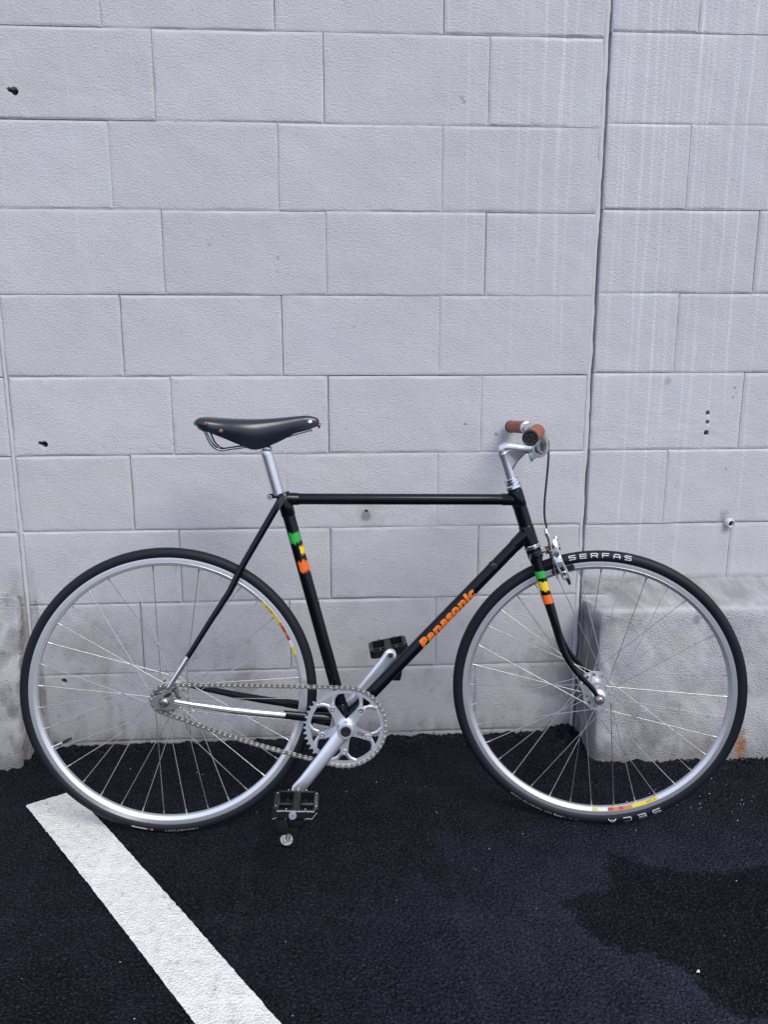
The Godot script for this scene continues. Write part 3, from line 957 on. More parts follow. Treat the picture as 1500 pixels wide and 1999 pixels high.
func build_bike() -> void:
	var b := Node3D.new()
	b.name = "bicycle"
	add_child(b, true)
	var basis := Basis(Vector3(.9999955, 0.0, .0030), Vector3(.0002986, .995034, -.0995345), Vector3(-.0029851, .0995349, .9950296))
	b.transform = Transform3D(basis, BIKE_AT - basis * OFF)
	tag(b, "black fixed-gear bicycle with silver rims and a dark leather saddle, leaning against the block wall", "bicycle")
	var T := Transform3D(Basis(), OFF)
	var S := Transform3D(Basis(), OFF) * (Transform3D(Basis(), A1) * Transform3D(Basis(AX.normalized(), STEER), Vector3.ZERO) * Transform3D(Basis(), -A1))
	# ---- frame
	var st_top := Vector3(.2682, .4590, 0); var st_bot := BB
	var ht_top := Vector3(.8000, .4625, 0); var ht_bot := Vector3(.8420, .3330, 0)
	var tt_a := Vector3(.2700, .4458, 0); var tt_b := Vector3(.8060, .4378, 0)
	var dt_b := Vector3(.8330, .3610, 0)
	var fm: Material = M.frame
	obj("top_tube", tube(tt_a, tt_b, .0127, -1, 28), fm, b, T)
	obj("seat_tube", tube(st_top, st_bot, .0143, -1, 28), fm, b, T)
	var dtn := obj("down_tube", tube(dt_b, BB, .0143, -1, 28), fm, b, T)
	obj("head_tube", tube(ht_top, ht_bot, .0160, .0163, 28), fm, b, T)
	var s := tube(Vector3(BB.x, BB.y, -.034), Vector3(BB.x, BB.y, .034), .0195, -1, 28, Vector3.UP)
	obj("bottom_bracket_shell", s, fm, b, T)
	# lugs
	s = B()
	var d: Vector3 = (tt_b - tt_a).normalized()
	sweep(s, [tt_b - d * .036, tt_b - d * .034, tt_b], [.0129, .0138, .0142], 24)
	sweep(s, [ht_top - AX * .004, ht_top - AX * .006, ht_top - AX * .040, ht_top - AX * .042], [.0165, .0172, .0172, .0163], 24)
	obj("head_lug", s, fm, b, T)
	s = B()
	d = (BB - dt_b).normalized()
	sweep(s, [dt_b, dt_b + d * .042, dt_b + d * .044], [.0165, .0153, .0145], 24)
	sweep(s, [ht_bot + AX * .046, ht_bot + AX * .044, ht_bot + AX * .004, ht_bot], [.0163, .0173, .0175, .0180], 24)
	obj("head_lug", s, fm, b, T)
	s = B()
	d = (st_bot - st_top).normalized()
	sweep(s, [st_top - d * .001, st_top, st_top + d * .052, st_top + d * .054], [.0150, .0160, .0160, .0146], 24)
	d = (tt_b - tt_a).normalized()
	sweep(s, [tt_a, tt_a + d * .034, tt_a + d * .036], [.0150, .0139, .0129], 24)
	obj("seat_lug", s, fm, b, T)
	# seat binder ear with its bolt
	s = B()
	sweep(s, pa([.2400, .4515, -.011, .2400, .4515, .011]), [.0062], 16, Vector3.UP)
	rbox(s, Transform3D(Basis(), Vector3(.249, .4530, 0)), Vector3(.020, .010, .018), .002)
	var ear := obj("seat_binder", s, fm, b, T)
	s = B()
	lathe(s, [Vector2(.0022, .0095), Vector2(.0026, .0128), Vector2(.0046, .0128), Vector2(.0046, .011)], 14, true, Transform3D(Basis(), Vector3(.2400, .4515, 0)))
	obj("binder_bolt", s, M.polished, ear)
	s = B()
	lathe(s, [Vector2(0, .0098), Vector2(.0030, .0098)], 12, true, Transform3D(Basis(), Vector3(.2400, .4515, 0)))
	obj("bolt_socket", s, M.dark, ear)
	# lower lugs at the bottom bracket
	s = B()
	for e in [[dt_b, .0158], [st_top, .0156]]:
		var q: Vector3 = (e[0] - BB).normalized()
		sweep(s, [BB, BB + q * .040, BB + q * .0425], [.017, e[1], .0144], 24)
	obj("bottom_bracket_lug", s, fm, b, T)
	# stays
	for z in [1.0, -1.0]:
		s = B()
		var ss := pa([.2640, .4440, .0190 * z, .2147, .3615, .028 * z, .1768, .2985, .034 * z, .1480, .2420, .040 * z, .0982, .1680, .048 * z, .0532, .0985, .056 * z])
		sweep(s, ss, [.0080, .0078, .0075, .0072, .0065, .0060], 16)
		var stay := obj("seat_stay", s, fm, b, T)
		s = B()
		sweep(s, pa([.0540, .0997, .056 * z, .0125, .0340, .0605 * z, .009, .028, .0608 * z]), [.0062, .0058, .0045], 14)
		obj("chromed_end", s, M.chrome, stay)
		s = B()
		var cap := Transform3D(Basis(Vector3(.56, .83, 0), Vector3(-.83, .56, 0), Vector3(0, 0, 1)), Vector3(.2645, .4405, .0262 * z))
		var ov := PackedVector2Array()
		for k in 20: ov.append(Vector2(.0185 * cos(TAU * k / 20), .0072 * sin(TAU * k / 20)))
		plate(s, ov, -.003, .0012, cap)
		obj("stay_cap", s, M.frame_gloss, stay)
		s = B()
		sweep(s, pa([.3700, -.0655, .0265 * z, .345, -.0610, .030 * z, .3129, -.0547, .034 * z, .262, -.0465, .0385 * z]), [.0150, .0125, .0100, .0092], 18, Vector3.BACK, Vector2(.82, 1.1))
		var cs := obj("chain_stay", s, fm, b, T)
		s = B()
		sweep(s, pa([.2660, -.0472, .0383 * z, .2050, -.0380, .0440 * z, .1417, -.0268, .050 * z, .0600, -.0095, .0575 * z, .0220, -.0008, .0610 * z]), [.0091, .0087, .0080, .0066, .0058], 16)
		obj("chromed_section", s, M.chrome if z > 0 else fm, cs)
		# track end plate
		s = B()
		var poly := p2([.0091, .0313, .0173, .0320, .0154, .0207, .0201, .0092, .0271, .0043, .0268, -.0042, .0394, -.0084, .0292, -.0148, .0082, -.0204, -.0152, -.0173, -.0284, -.0065, -.0297, .0030, -.0240, .0123, -.0086, .0147, .0025, .0229])
		plate(s, poly, .0580 if z > 0 else -.0640, .0640 if z > 0 else -.0580)
		var te := obj("track_end", s, M.plated, b, T)
		s = B()
		var sl := PackedVector2Array()
		for k in 16: sl.append(Vector2(.0095 * cos(TAU * k / 16) * 1.25, .0042 * sin(TAU * k / 16)))
		plate(s, sl, (.0638 if z > 0 else -.0643), (.0643 if z > 0 else -.0638), Transform3D(Basis(Vector3.BACK, .55), Vector3(.0065, .0140, 0)))
		obj("track_slot", s, M.dark, te)
	s = B()
	sweep(s, pa([.0640, -.0160, .0565, .0630, -.0215, .0565, .0625, -.0245, .0565]), [.0022, .0022, .0034], 8)
	obj("chain_hanger_peg", s, M.polished, b, T)
	# bottle and shifter bosses
	for e in [[.3445, .208], [.3585, .1480]]:
		s = B()
		lathe(s, [Vector2(.0045, -.003), Vector2(.0042, .002), Vector2(.0028, .0032), Vector2(0, .0034)], 12, false, aim(Vector3(e[0], e[1], 0), Vector3(.97, .24, 0)))
		obj("bottle_boss", s, M.steel_dark, b, T)
	for z in [1.0, -1.0]:
		s = B()
		lathe(s, [Vector2(.0075, 0), Vector2(.0068, .004), Vector2(.0045, .0045), Vector2(.0045, .0075), Vector2(.0022, .0075), Vector2(.0020, .005), Vector2(0, .005)], 16, true, aim(Vector3(.7517, .2852, .0135 * z), Vector3(0, 0, z)))
		obj("shifter_boss", s, M.frame_gloss, b, T)
	# paint bands on the seat tube
	var sx := along(st_bot, st_top)
	obj("paint_band", wrap_patch(sx, .0146, .0146, .438, .462, -1.35, 1.25, .009, 3), M.green, b, T)
	obj("paint_band", wrap_patch(sx, .0146, .0146, .408, .428, -1.45, -.35, .010, 4), M.yellow, b, T)
	obj("paint_band", wrap_patch(sx, .0146, .0146, .368, .394, -1.45, .55, .010, 5), M.orange, b, T)
	# lettering on the down tube
	var letters := text_tris("Panasonic", .172, .0215, .22)
	var dx := along(BB, dt_b)
	var l0 := .2530
	s = B()
	for k in 8:
		var o := Vector2(cos(TAU * k / 8), sin(TAU * k / 8))
		var part := done(tube_print(letters, dx, .0145 + .00002 * k, Vector2(l0, -.0125) + o * .0012 + Vector2(.0005, -.0008)))
		s.append_from(part, 0, Transform3D())
	put("lettering_edge", s.commit(), M.letter_green, dtn)
	s = B()
	for k in 8:
		var o := Vector2(cos(TAU * k / 8), sin(TAU * k / 8))
		var part := done(tube_print(letters, dx, .0149 + .00002 * k, Vector2(l0, -.0125) + o * .00105))
		s.append_from(part, 0, Transform3D())
	put("lettering_edge", s.commit(), M.letter_yellow, dtn)
	s = B()
	for k in 6:
		var o := Vector2(cos(TAU * k / 6), sin(TAU * k / 6))
		s.append_from(done(tube_print(letters, dx, .0153 + .00002 * k, Vector2(l0, -.0125) + o * .00055)), 0, Transform3D())
	put("lettering", s.commit(), M.letter_orange, dtn)
	# ---- seat post
	s = B()
	sweep(s, [Vector3(.2600, .4560, 0), Vector3(.2360, .5460, 0)], [.0136], 24)
	sweep(s, [Vector3(.2362, .5450, 0), Vector3(.2345, .5520, 0), Vector3(.2300, .5620, 0), Vector3(.2270, .5690, 0)], [.0136, .0138, .0110, .0075], 20)
	var post := obj("seat_post", s, M.alu, b, T)
	s = B()
	rbox(s, Transform3D(Basis(Vector3.BACK, -.2), Vector3(.2230, .5640, 0)), Vector3(.048, .010, .036), .003)
	sweep(s, pa([.2230, .5600, -.026, .2230, .5600, .026]), [.0042], 10, Vector3.UP)
	obj("saddle_clamp", s, M.alu, post)
	build_saddle(b)
	# ---- steering
	s = B()
	var h0 := ht_top + AX * .001
	lathe(s, [Vector2(.0, -.001), Vector2(.0185, -.001), Vector2(.0195, .002), Vector2(.0190, .007), Vector2(.0165, .0095), Vector2(.0165, .011), Vector2(.0, .011)], 28, true, aim(h0, AX))
	lathe(s, [Vector2(.0, .011), Vector2(.0178, .011), Vector2(.0178, .0165), Vector2(.0160, .0175), Vector2(.0, .0175)], 6, true, aim(h0, AX))
	lathe(s, [Vector2(.0, .0175), Vector2(.0168, .0175), Vector2(.0168, .0230), Vector2(.0140, .0242), Vector2(.0, .0242)], 6, true, aim(h0, AX, Vector3(.3, 0, 1)))
	obj("upper_headset", s, M.chrome, b, S)
	s = B()
	lathe(s, [Vector2(.0, 0), Vector2(.0170, 0), Vector2(.0182, .002), Vector2(.0205, .003), Vector2(.0205, .0075), Vector2(.0188, .010), Vector2(.0, .010)], 28, true, aim(ht_bot, -AX))
	obj("lower_headset", s, M.chrome, b, S)
	# stem: quill rising along the steerer and bending forward
	s = B()
	sweep(s, curve([ht_top + AX * .020, Vector3(.7800, .5250, 0), Vector3(.7735, .5440, 0), Vector3(.7722, .5535, 0), Vector3(.7790, .5575, 0), Vector3(.7950, .5570, 0), Vector3(.8180, .5545, 0), Vector3(.8420, .5550, 0)], 5), [.0111, .0113, .0124, .0124, .0122, .0118, .0106, .0116], 22, Vector3.BACK, Vector2(.86, 1.0))
	sweep(s, curve([Vector3(.7735, .5440, 0), Vector3(.7650, .5620, 0)], 4), [.0113, .0070], 18)
	sweep(s, curve([Vector3(.7950, .5575, 0), Vector3(.7700, .5620, 0)], 4), [.0100, .0050], 18)
	var corner := Vector3(.7752, .5530, 0); var qd := Vector3(.3119, -.9501, 0); var ed := Vector3(.998, -.05, 0)
	for k in 18:
		var f := .010 + .0018 * k
		sweep(s, curve([corner + qd * f * 1.15, corner + (qd + ed) * f * .56, corner + ed * f * 1.15], 4), [.0098 - .00013 * k, .0098 - .0003 * k, .0098 - .00013 * k], 16)
	var stem := obj("stem", s, M.alu, b, S)
	s = B()
	lathe(s, [Vector2(.0128, -.019), Vector2(.0178, -.019), Vector2(.0188, -.0175), Vector2(.0188, .0175), Vector2(.0178, .019), Vector2(.0128, .019)], 30, true, Transform3D(Basis(), Vector3(.8561, .5572, 0)))
	rbox(s, Transform3D(Basis(Vector3.BACK, .25), Vector3(.8440, .5405, 0)), Vector3(.026, .013, .024), .002)
	obj("bar_clamp", s, M.alu, stem)
	s = B()
	lathe(s, [Vector2(0, -.0085), Vector2(.004, -.0085), Vector2(.004, .0085), Vector2(0, .0085)], 10, true, aim(Vector3(.8370, .5350, 0), Vector3(.25, -1, 0)))
	obj("clamp_bolt", s, M.steel_dark, stem)
	# bar and grips, given in frame axes
	var N := Vector3(.7817, .5851, .2245); var G := Vector3(.8226, .5974, .1232); var F := Vector3(.8558, .6009, -.2987); var H := Vector3(.8694, .6008, -.1895)
	var C := Vector3(.8544, .5572, .0173)
	var path := curve([F, H, Vector3(.8740, .5995, -.150), Vector3(.8700, .5820, -.090), Vector3(.8600, .5600, -.035), C, Vector3(.8510, .5600, .055), Vector3(.8420, .5830, .085), G, N], 7)
	s = B()
	sweep(s, path, [.0111, .0111, .0111, .0111, .0125, .0128, .0125, .0111, .0111, .0111], 20, Vector3.UP)
	obj("handlebar", s, M.alu, b, T)
	for e in [[G, N], [H, F]]:
		var dd: Vector3 = (e[1] - e[0]).normalized()
		s = B()
		var gp := []; var gr := []
		for k in 13:
			gp.append(e[0].lerp(e[1], k / 12.0)); gr.append(.0154 + .0006 * sin(k / 12.0 * PI) + (-.0012 if k == 0 else 0.0))
		sweep(s, gp, gr, 26, Vector3.UP)
		var grip := obj("handlebar_grip", s, M.grip, b, T)
		s = B()
		lathe(s, [Vector2(.0163, -.003), Vector2(.0168, .001), Vector2(.0160, .0035), Vector2(.0135, .0040), Vector2(.0125, .0030), Vector2(.0085, .0026), Vector2(.0078, .0034), Vector2(.0045, .0034), Vector2(.0040, .0024), Vector2(0, .0022)], 28, true, aim(e[1], dd))
		for k in 10:
			var f := TAU * k / 10
			rbox(s, aim(e[1] + dd * .0028, dd) * Transform3D(Basis(Vector3.BACK, f), Vector3(.0102 * cos(f), .0102 * sin(f), 0)), Vector3(.0045, .0014, .0014), .0003)
		obj("end_plug", s, M.plug, grip)
		s = B()
		lathe(s, [Vector2(.0112, -.007), Vector2(.0135, -.006), Vector2(.0150, .001), Vector2(.0120, .002)], 24, true, aim(e[0], dd))
		obj("grip_collar", s, M.alu, grip)
	# brake lever on the far half of the bar
	var lev := Node3D.new(); lev.name = "brake_lever"; b.add_child(lev, true); lev.transform = T
	s = B()
	var lp := Vector3(.8722, .5940, -.135)
	sweep(s, [lp - Vector3(0.002, .006, -.011), lp + Vector3(0.001, .004, -.011)], [.0165], 20, Vector3.UP)
	obj("lever_clamp", s, M.alu, lev)
	s = B()
	sweep(s, curve(pa([.8760, .5900, -.128, .8900, .5800, -.118, .8960, .5720, -.100, .8930, .5700, -.085]), 5), [.0085, .0092, .0085, .0060], 14, Vector3.UP, Vector2(1.25, .8))
	obj("lever_bracket", s, M.alu, lev)
	s = B()
	sweep(s, curve(pa([.8930, .5745, -.100, .9050, .5770, -.130, .9120, .5800, -.190, .9080, .5820, -.255, .9030, .5820, -.285]), 6), [.0062, .0070, .0065, .0070, .0060], 12, Vector3.UP, Vector2(1.1, .55))
	obj("lever_blade", s, M.alu, lev)
	s = B()
	sweep(s, pa([.8880, .5700, -.088, .8850, .5735, -.070, .8835, .5745, -.055]), [.0042, .0042, .0030], 10, Vector3.UP)
	obj("cable_adjuster", s, M.polished, lev)
	# brake cable
	s = B()
	sweep(s, curve(pa([.8835, .5745, -.058, .8830, .5740, -.030, .8800, .5600, -.006, .8775, .5274, .004, .8735, .4803, .006, .8700, .4327, .006, .8700, .3968, .008, .8745, .3720, .012]), 8), [.0025], 10)
	obj("brake_cable", s, M.black_plastic, b, T)
	# fork
	s = B()
	sweep(s, [ht_bot - AX * .009, ht_bot - AX * .011, ht_bot - AX * .030, ht_bot - AX * .040], [.0175, .0178, .0172, .0150], 24)
	sweep(s, [Vector3(.8525, .3000, -.036), Vector3(.8525, .3060, -.018), Vector3(.8525, .3080, 0), Vector3(.8525, .3060, .018), Vector3(.8525, .3000, .036)], [.0125, .0150, .0165, .0150, .0125], 16, Vector3.UP, Vector2(1.1, 1.05))
	obj("fork_crown", s, fm, b, S)
	for z in [1.0, -1.0]:
		s = B()
		var fp := pa([.8515, .3080, .032, .8606, .2760, .0335, .8685, .2490, .0345, .8790, .2141, .036, .8955, .1644, .040, .9070, .1270, .042, .9155, .1009, .044, .9280, .0752, .046, .9450, .0490, .048, .9665, .0255, .050, .9860, .0060, .052, .9960, -.0090, .0535])
		for k in fp.size(): fp[k].z *= z
		sweep(s, curve(fp, 4), [.0118, .0116, .0113, .0108, .0098, .0090, .0083, .0074, .0066, .0061, .0058, .0050], 18, Vector3.BACK, Vector2(.78, 1.0))
		var blade := obj("fork_blade", s, fm, b, S)
		s = B()
		var tip := PackedVector2Array()
		for k in 16: tip.append(Vector2(.0115 * cos(TAU * k / 16), .0115 * sin(TAU * k / 16)))
		plate(s, tip, (.0505 if z > 0 else -.0565), (.0565 if z > 0 else -.0505), Transform3D(Basis(), FHUB))
		obj("fork_end", s, fm, blade)
		if z > 0:
			var bx := along(fp[0], fp[2]); bx.origin = fp[0]
			obj("paint_band", _blade_band(bx, .0120, .0096, .0310, .0480, -1.5, 1.5, .0022, 13), M.green, blade)
			obj("paint_band", _blade_band(bx, .0117, .0094, .0555, .0780, -1.5, 1.5, .0060, 14), M.yellow, blade)
			var bx2 := along(fp[2], fp[4]); bx2.origin = fp[3]
			obj("paint_band", _blade_band(bx2, .0112, .0091, -.0095, .0115, -1.5, 1.5, .0030, 15), M.orange, blade)
	# front brake
	build_caliper(b, S)
	# ---- wheels
	var fw := wheel("front_wheel", S * Transform3D(Basis(), FHUB), R_FRONT, .0135, -80.1, 1.0, true, b, "front wheel with white lettering on its tyre and a yellow rim sticker")
	obj("tyre_lettering", tyre_print(stroke_text("SERFAS", .0138, .0092, .0110, .00185), .3275, .0135, deg_to_rad(103.0), .02), M.print_white, fw)
	obj("tyre_lettering", tyre_print(stroke_text("SeCa", .0175, .0112, .0180, .00200), .3275, .0135, deg_to_rad(-61.3), -.16), M.print_white, fw)
	obj("tyre_lettering", tyre_print(stroke_text("FPS", .0045, .0042, .0026, .0012), .3275, .0135, deg_to_rad(-102.6), .22), M.print_white, fw)
	obj("tyre_lettering", tyre_print(stroke_text("FLAT PROTECTION SYSTEM", .0030, .0032, .0021, .0006), .3275, .0135, deg_to_rad(-107.0), .25), M.print_white, fw)
	obj("tyre_lettering", tyre_print(stroke_text("100 PSI MAX", .0024, .0026, .0016, .0005), .3275, .0135, deg_to_rad(-95.4), .25), M.print_grey, fw)
	var yl := Color(.80, .60, .01); var og := Color(.60, .20, .03); var rd := Color(.45, .06, .03); var wt := Color(.75, .72, .66)
	s = B()
	rim_decal(s, deg_to_rad(-60.0), deg_to_rad(-90.0), [[.40, yl], [.52, og], [.60, rd], [.68, og], [.76, rd], [.80, wt], [.91, wt], [1.0, Color(.66, .56, .12)]])
	obj("rim_sticker", s, M.vertex_print, fw)
	obj("sticker_print", rim_print(stroke_text("CXP", .0050, .0046, .0030, .0009), deg_to_rad(-61.2)), M.dark, fw)
	var rw := wheel("rear_wheel", T, R_REAR, .0128, 25.4, -1.0, false, b, "rear wheel with plain black tyre, sprocket and a yellow rim sticker")
	s = B()
	rim_decal(s, deg_to_rad(44.2), deg_to_rad(16.2), [[.42, yl], [.50, og], [.60, rd], [.66, og], [.74, rd], [.80, wt], [.86, wt], [1.0, yl]])
	obj("rim_sticker", s, M.vertex_print, rw)
	obj("sticker_print", rim_print(stroke_text("CXP", .0050, .0046, .0030, .0009), deg_to_rad(41.5)), M.dark, rw)
	obj("tyre_lettering", tyre_print(stroke_text("TRANSPORT", .0060, .0042, .0030, .00095), .3259, .0128, deg_to_rad(-80.2), .18), M.print_grey, rw)
	s = B()
	for k in 14:
		var v := []
		for e in [[0., 0.], [1., 0.], [1., 1.], [0., 1.]]:
			var a: float = deg_to_rad(lerpf(-98.6, -107.2, (k + e[0]) / 14.0)); var ph: float = lerpf(.16, .44, e[1])
			var r := .3259 + .01305 * sin(ph)
			v.append(Vector3(r * cos(a), r * sin(a), .01305 * cos(ph)))
		s.set_color(Color(.30, .03, .03) if k < 4 and k > 0 else Color(.55, .50, .50))
		quad(s, v[0], v[1], v[2], v[3], 0)
	obj("tyre_label", s, M.vertex_print, rw)
	# valve
	s = B()
	var va := deg_to_rad(-155.6)
	var vd := Vector3(cos(va), sin(va), 0)
	sweep(s, [vd * .300, vd * .272], [.0030], 10)
	obj("valve_stem", s, M.polished, rw)
	s = B()
	sweep(s, [vd * .273, vd * .270, vd * .254, vd * .250], [.0032, .0038, .0034, .0018], 10)
	obj("valve_cap", s, M.black_plastic, rw)
	# sprocket and lock ring
	s = B()
	toothed(s, 16, .0345, .0293, .0185, .0435, .0462, 16.0)
	obj("sprocket", s, M.steel_dark, rw)
	s = B()
	lathe(s, [Vector2(.0170, .040), Vector2(.0215, .0455), Vector2(.0225, .0475), Vector2(.0205, .0505), Vector2(.0, .0505)], 24)
	obj("lock_ring", s, M.chrome, rw)
	build_drive(b, T)

func _blade_band(xf: Transform3D, r0: float, rz: float, l0: float, l1: float, a0: float, a1: float, rag: float, sd: int) -> SurfaceTool:
	var st := B()
	var n := noise(sd, 40.0, 2)
	var na := 22; var nl := 8
	var g := []
	for i in na + 1:
		var f := float(i) / na
		var a := lerpf(a0, a1, f)
		var row := []
		var tilt := (f - .5) * rag * 1.6
		var s := l0 + rag * n.get_noise_2d(f * .3, 1.7) + tilt; var e := l1 + rag * n.get_noise_2d(f * .3, 9.1) + tilt * .5
		for k in nl + 1:
			var l := lerpf(s, e, float(k) / nl)
			var t := 1.0 - .35 * maxf(l, 0.) 
			row.append(xf * Vector3(l, r0 * t * sin(a), rz * t * cos(a)))
		g.append(row)
	for i in na:
		for k in nl: quad(st, g[i][k], g[i][k + 1], g[i + 1][k + 1], g[i + 1][k], 0)
	return st

func build_caliper(b: Node3D, S: Transform3D) -> void:
	var c := Node3D.new(); c.name = "front_brake"; b.add_child(c, true); c.transform = S
	c.set_meta("label", "silver side-pull front brake caliper")
	var piv := Vector3(.8700, .3170, 0)
	var fwd := Vector3(.9501, .3119, 0).normalized()
	var s := B()
	sweep(s, [piv - fwd * .004, piv + fwd * .040], [.0040], 12, Vector3.UP)
	lathe(s, [Vector2(0, 0), Vector2(.009, 0), Vector2(.009, .003), Vector2(0, .003)], 16, true, aim(piv + fwd * .003, fwd))
	lathe(s, [Vector2(0, 0), Vector2(.0075, 0), Vector2(.0075, .006), Vector2(.005, .0075), Vector2(0, .0075)], 6, true, aim(piv + fwd * .033, fwd))
	obj("pivot_bolt", s, M.steel, c)
	s = B()
	var coil := []
	for k in 60: coil.append(piv + fwd * (.007 + .010 * k / 60.0) + Vector3(-.3119, .9501, 0) * .0085 * cos(k * .42) + Vector3(0, 0, .0085 * sin(k * .42)))
	sweep(s, coil, [.0012], 6, fwd)
	obj("return_spring", s, M.copper_dark, c)
	# arms: the near one in front, the far one behind it
	for z in [1.0, -1.0]:
		s = B()
		var o := .024 if z > 0 else .018
		var p := piv + fwd * o
		var arm := curve([p + Vector3(0, .004, -.004 * z), p + Vector3(.003, -.003, .012 * z), p + Vector3(.006, -.013, .0255 * z), p + Vector3(.010, -.026, .0290 * z)], 6)
		sweep(s, arm, [.0085, .0095, .0100, .0110], 14, Vector3.BACK, Vector2(.42, 1.0))
		# flat blade with a slot for the shoe bolt
		var ex := Vector3(.9230, .2610, .0290 * z) - (p + Vector3(.008, -.022, .0288 * z))
		var ux := ex.normalized()
		var bl := Transform3D(Basis(ux, Vector3(0, 0, 1).cross(ux) , Vector3(0, 0, 1)), p + Vector3(.008, -.022, .0288 * z))
		var ln := ex.length()
		for e in [1.0, -1.0]: rbox(s, bl * Transform3D(Basis(), Vector3(ln * .5, .0068 * e, 0)), Vector3(ln * 1.05, .0052, .0060), .0014)
		rbox(s, bl * Transform3D(Basis(), Vector3(ln * .12, 0, 0)), Vector3(ln * .42, .0178, .0062), .002)
		rbox(s, bl * Transform3D(Basis(), Vector3(ln * 1.0, 0, 0)), Vector3(.006, .0140, .0060), .0014)
		obj("caliper_arm", s, M.alu, c)
		# shoe
		var sh := bl * Vector3(ln * .68, 0, 0)
		s = B()
		lathe(s, [Vector2(0, -.013), Vector2(.0032, -.013), Vector2(.0032, .0035), Vector2(.0062, .0035), Vector2(.0062, .0075), Vector2(.0045, .0085), Vector2(0, .0085)], 6, true, aim(sh, Vector3(0, 0, z)))
		obj("shoe_bolt", s, M.polished, c)
		s = B()
		var rad := (sh - FHUB); rad.z = 0
		var tg := Vector3(-rad.y, rad.x, 0).normalized()
		var cz: float = .0158 * z
		var at := FHUB + rad.normalized() * .3105; at.z = cz
		rbox(s, Transform3D(Basis(tg, rad.normalized(), Vector3(0, 0, 1)), at), Vector3(.052, .0115, .0105), .002)
		obj("brake_pad", s, M.black_plastic, c)
	# upper lever of the far arm, with the cable clamp
	s = B()
	var q := piv + fwd * .020
	sweep(s, curve([q, q + Vector3(.004, .010, .010), q + Vector3(.006, .018, .020)], 5), [.0085, .0080, .0085], 14, fwd, Vector2(.5, 1.0))
	sweep(s, curve([q + Vector3(.004, 0, 0), q + Vector3(.008, .012, -.010), q + Vector3(.010, .022, -.018)], 5), [.0085, .0085, .0095], 14, fwd, Vector2(.5, 1.0))
	obj("cable_arm", s, M.alu, c)
	# barrel adjuster and inner wire
	s = B()
	sweep(s, pa([.8712, .3755, .030, .8745, .3660, .031]), [.0030, .0046], 12)
	sweep(s, pa([.8745, .3660, .031, .8775, .3590, .031]), [.0056, .0056], 10)
	sweep(s, pa([.8775, .3590, .031, .8850, .3260, .031]), [.0038, .0034], 12)
	sweep(s, pa([.8850, .3260, .031, .8865, .3180, .031]), [.0052, .0052], 8)
	obj("barrel_adjuster", s, M.polished, c)
	s = B()
	sweep(s, pa([.8850, .3260, .0345, .8905, .2960, .0345, .8990, .2620, .0350, .9010, .2590, .0350]), [.0008], 6)
	obj("cable_end", s, M.polished, c)
	s = B()
	sweep(s, pa([.8985, .3170, .022, .8985, .3170, .036]), [.0060, .0060], 12, Vector3.UP)
	obj("cable_anchor", s, M.steel, c)
	s = B()
	sweep(s, pa([.9235, .2620, .030, .9275, .2535, .0295, .9300, .2470, .0290]), [.0040, .0042, .0030], 10)
	obj("shoe_guide", s, M.black_plastic, c)

# toothed ring between an inner radius and the tooth tips
func toothed(st: SurfaceTool, teeth: int, tip: float, root: float, inner: float, z0: float, z1: float, phase: float) -> void:
	var o := []; var inn := []
	for k in teeth:
		for e in [[.0, root], [.26, root], [.42, tip], [.58, tip], [.74, root]]:
			var a: float = deg_to_rad(phase) + TAU * (k + e[0]) / teeth
			o.append(Vector2(e[1] * cos(a), e[1] * sin(a))); inn.append(Vector2(inner * cos(a), inner * sin(a)))
	var n := o.size()
	for k in n:
		var a: Vector2 = o[k]; var b: Vector2 = o[(k + 1) % n]; var c: Vector2 = inn[(k + 1) % n]; var d: Vector2 = inn[k]
		quad(st, Vector3(d.x, d.y, z1), Vector3(a.x, a.y, z1), Vector3(b.x, b.y, z1), Vector3(c.x, c.y, z1), -1)
		quad(st, Vector3(c.x, c.y, z0), Vector3(b.x, b.y, z0), Vector3(a.x, a.y, z0), Vector3(d.x, d.y, z0), -1)
		quad(st, Vector3(a.x, a.y, z0), Vector3(b.x, b.y, z0), Vector3(b.x, b.y, z1), Vector3(a.x, a.y, z1), -1)
		quad(st, Vector3(c.x, c.y, z0), Vector3(d.x, d.y, z0), Vector3(d.x, d.y, z1), Vector3(c.x, c.y, z1), 7)

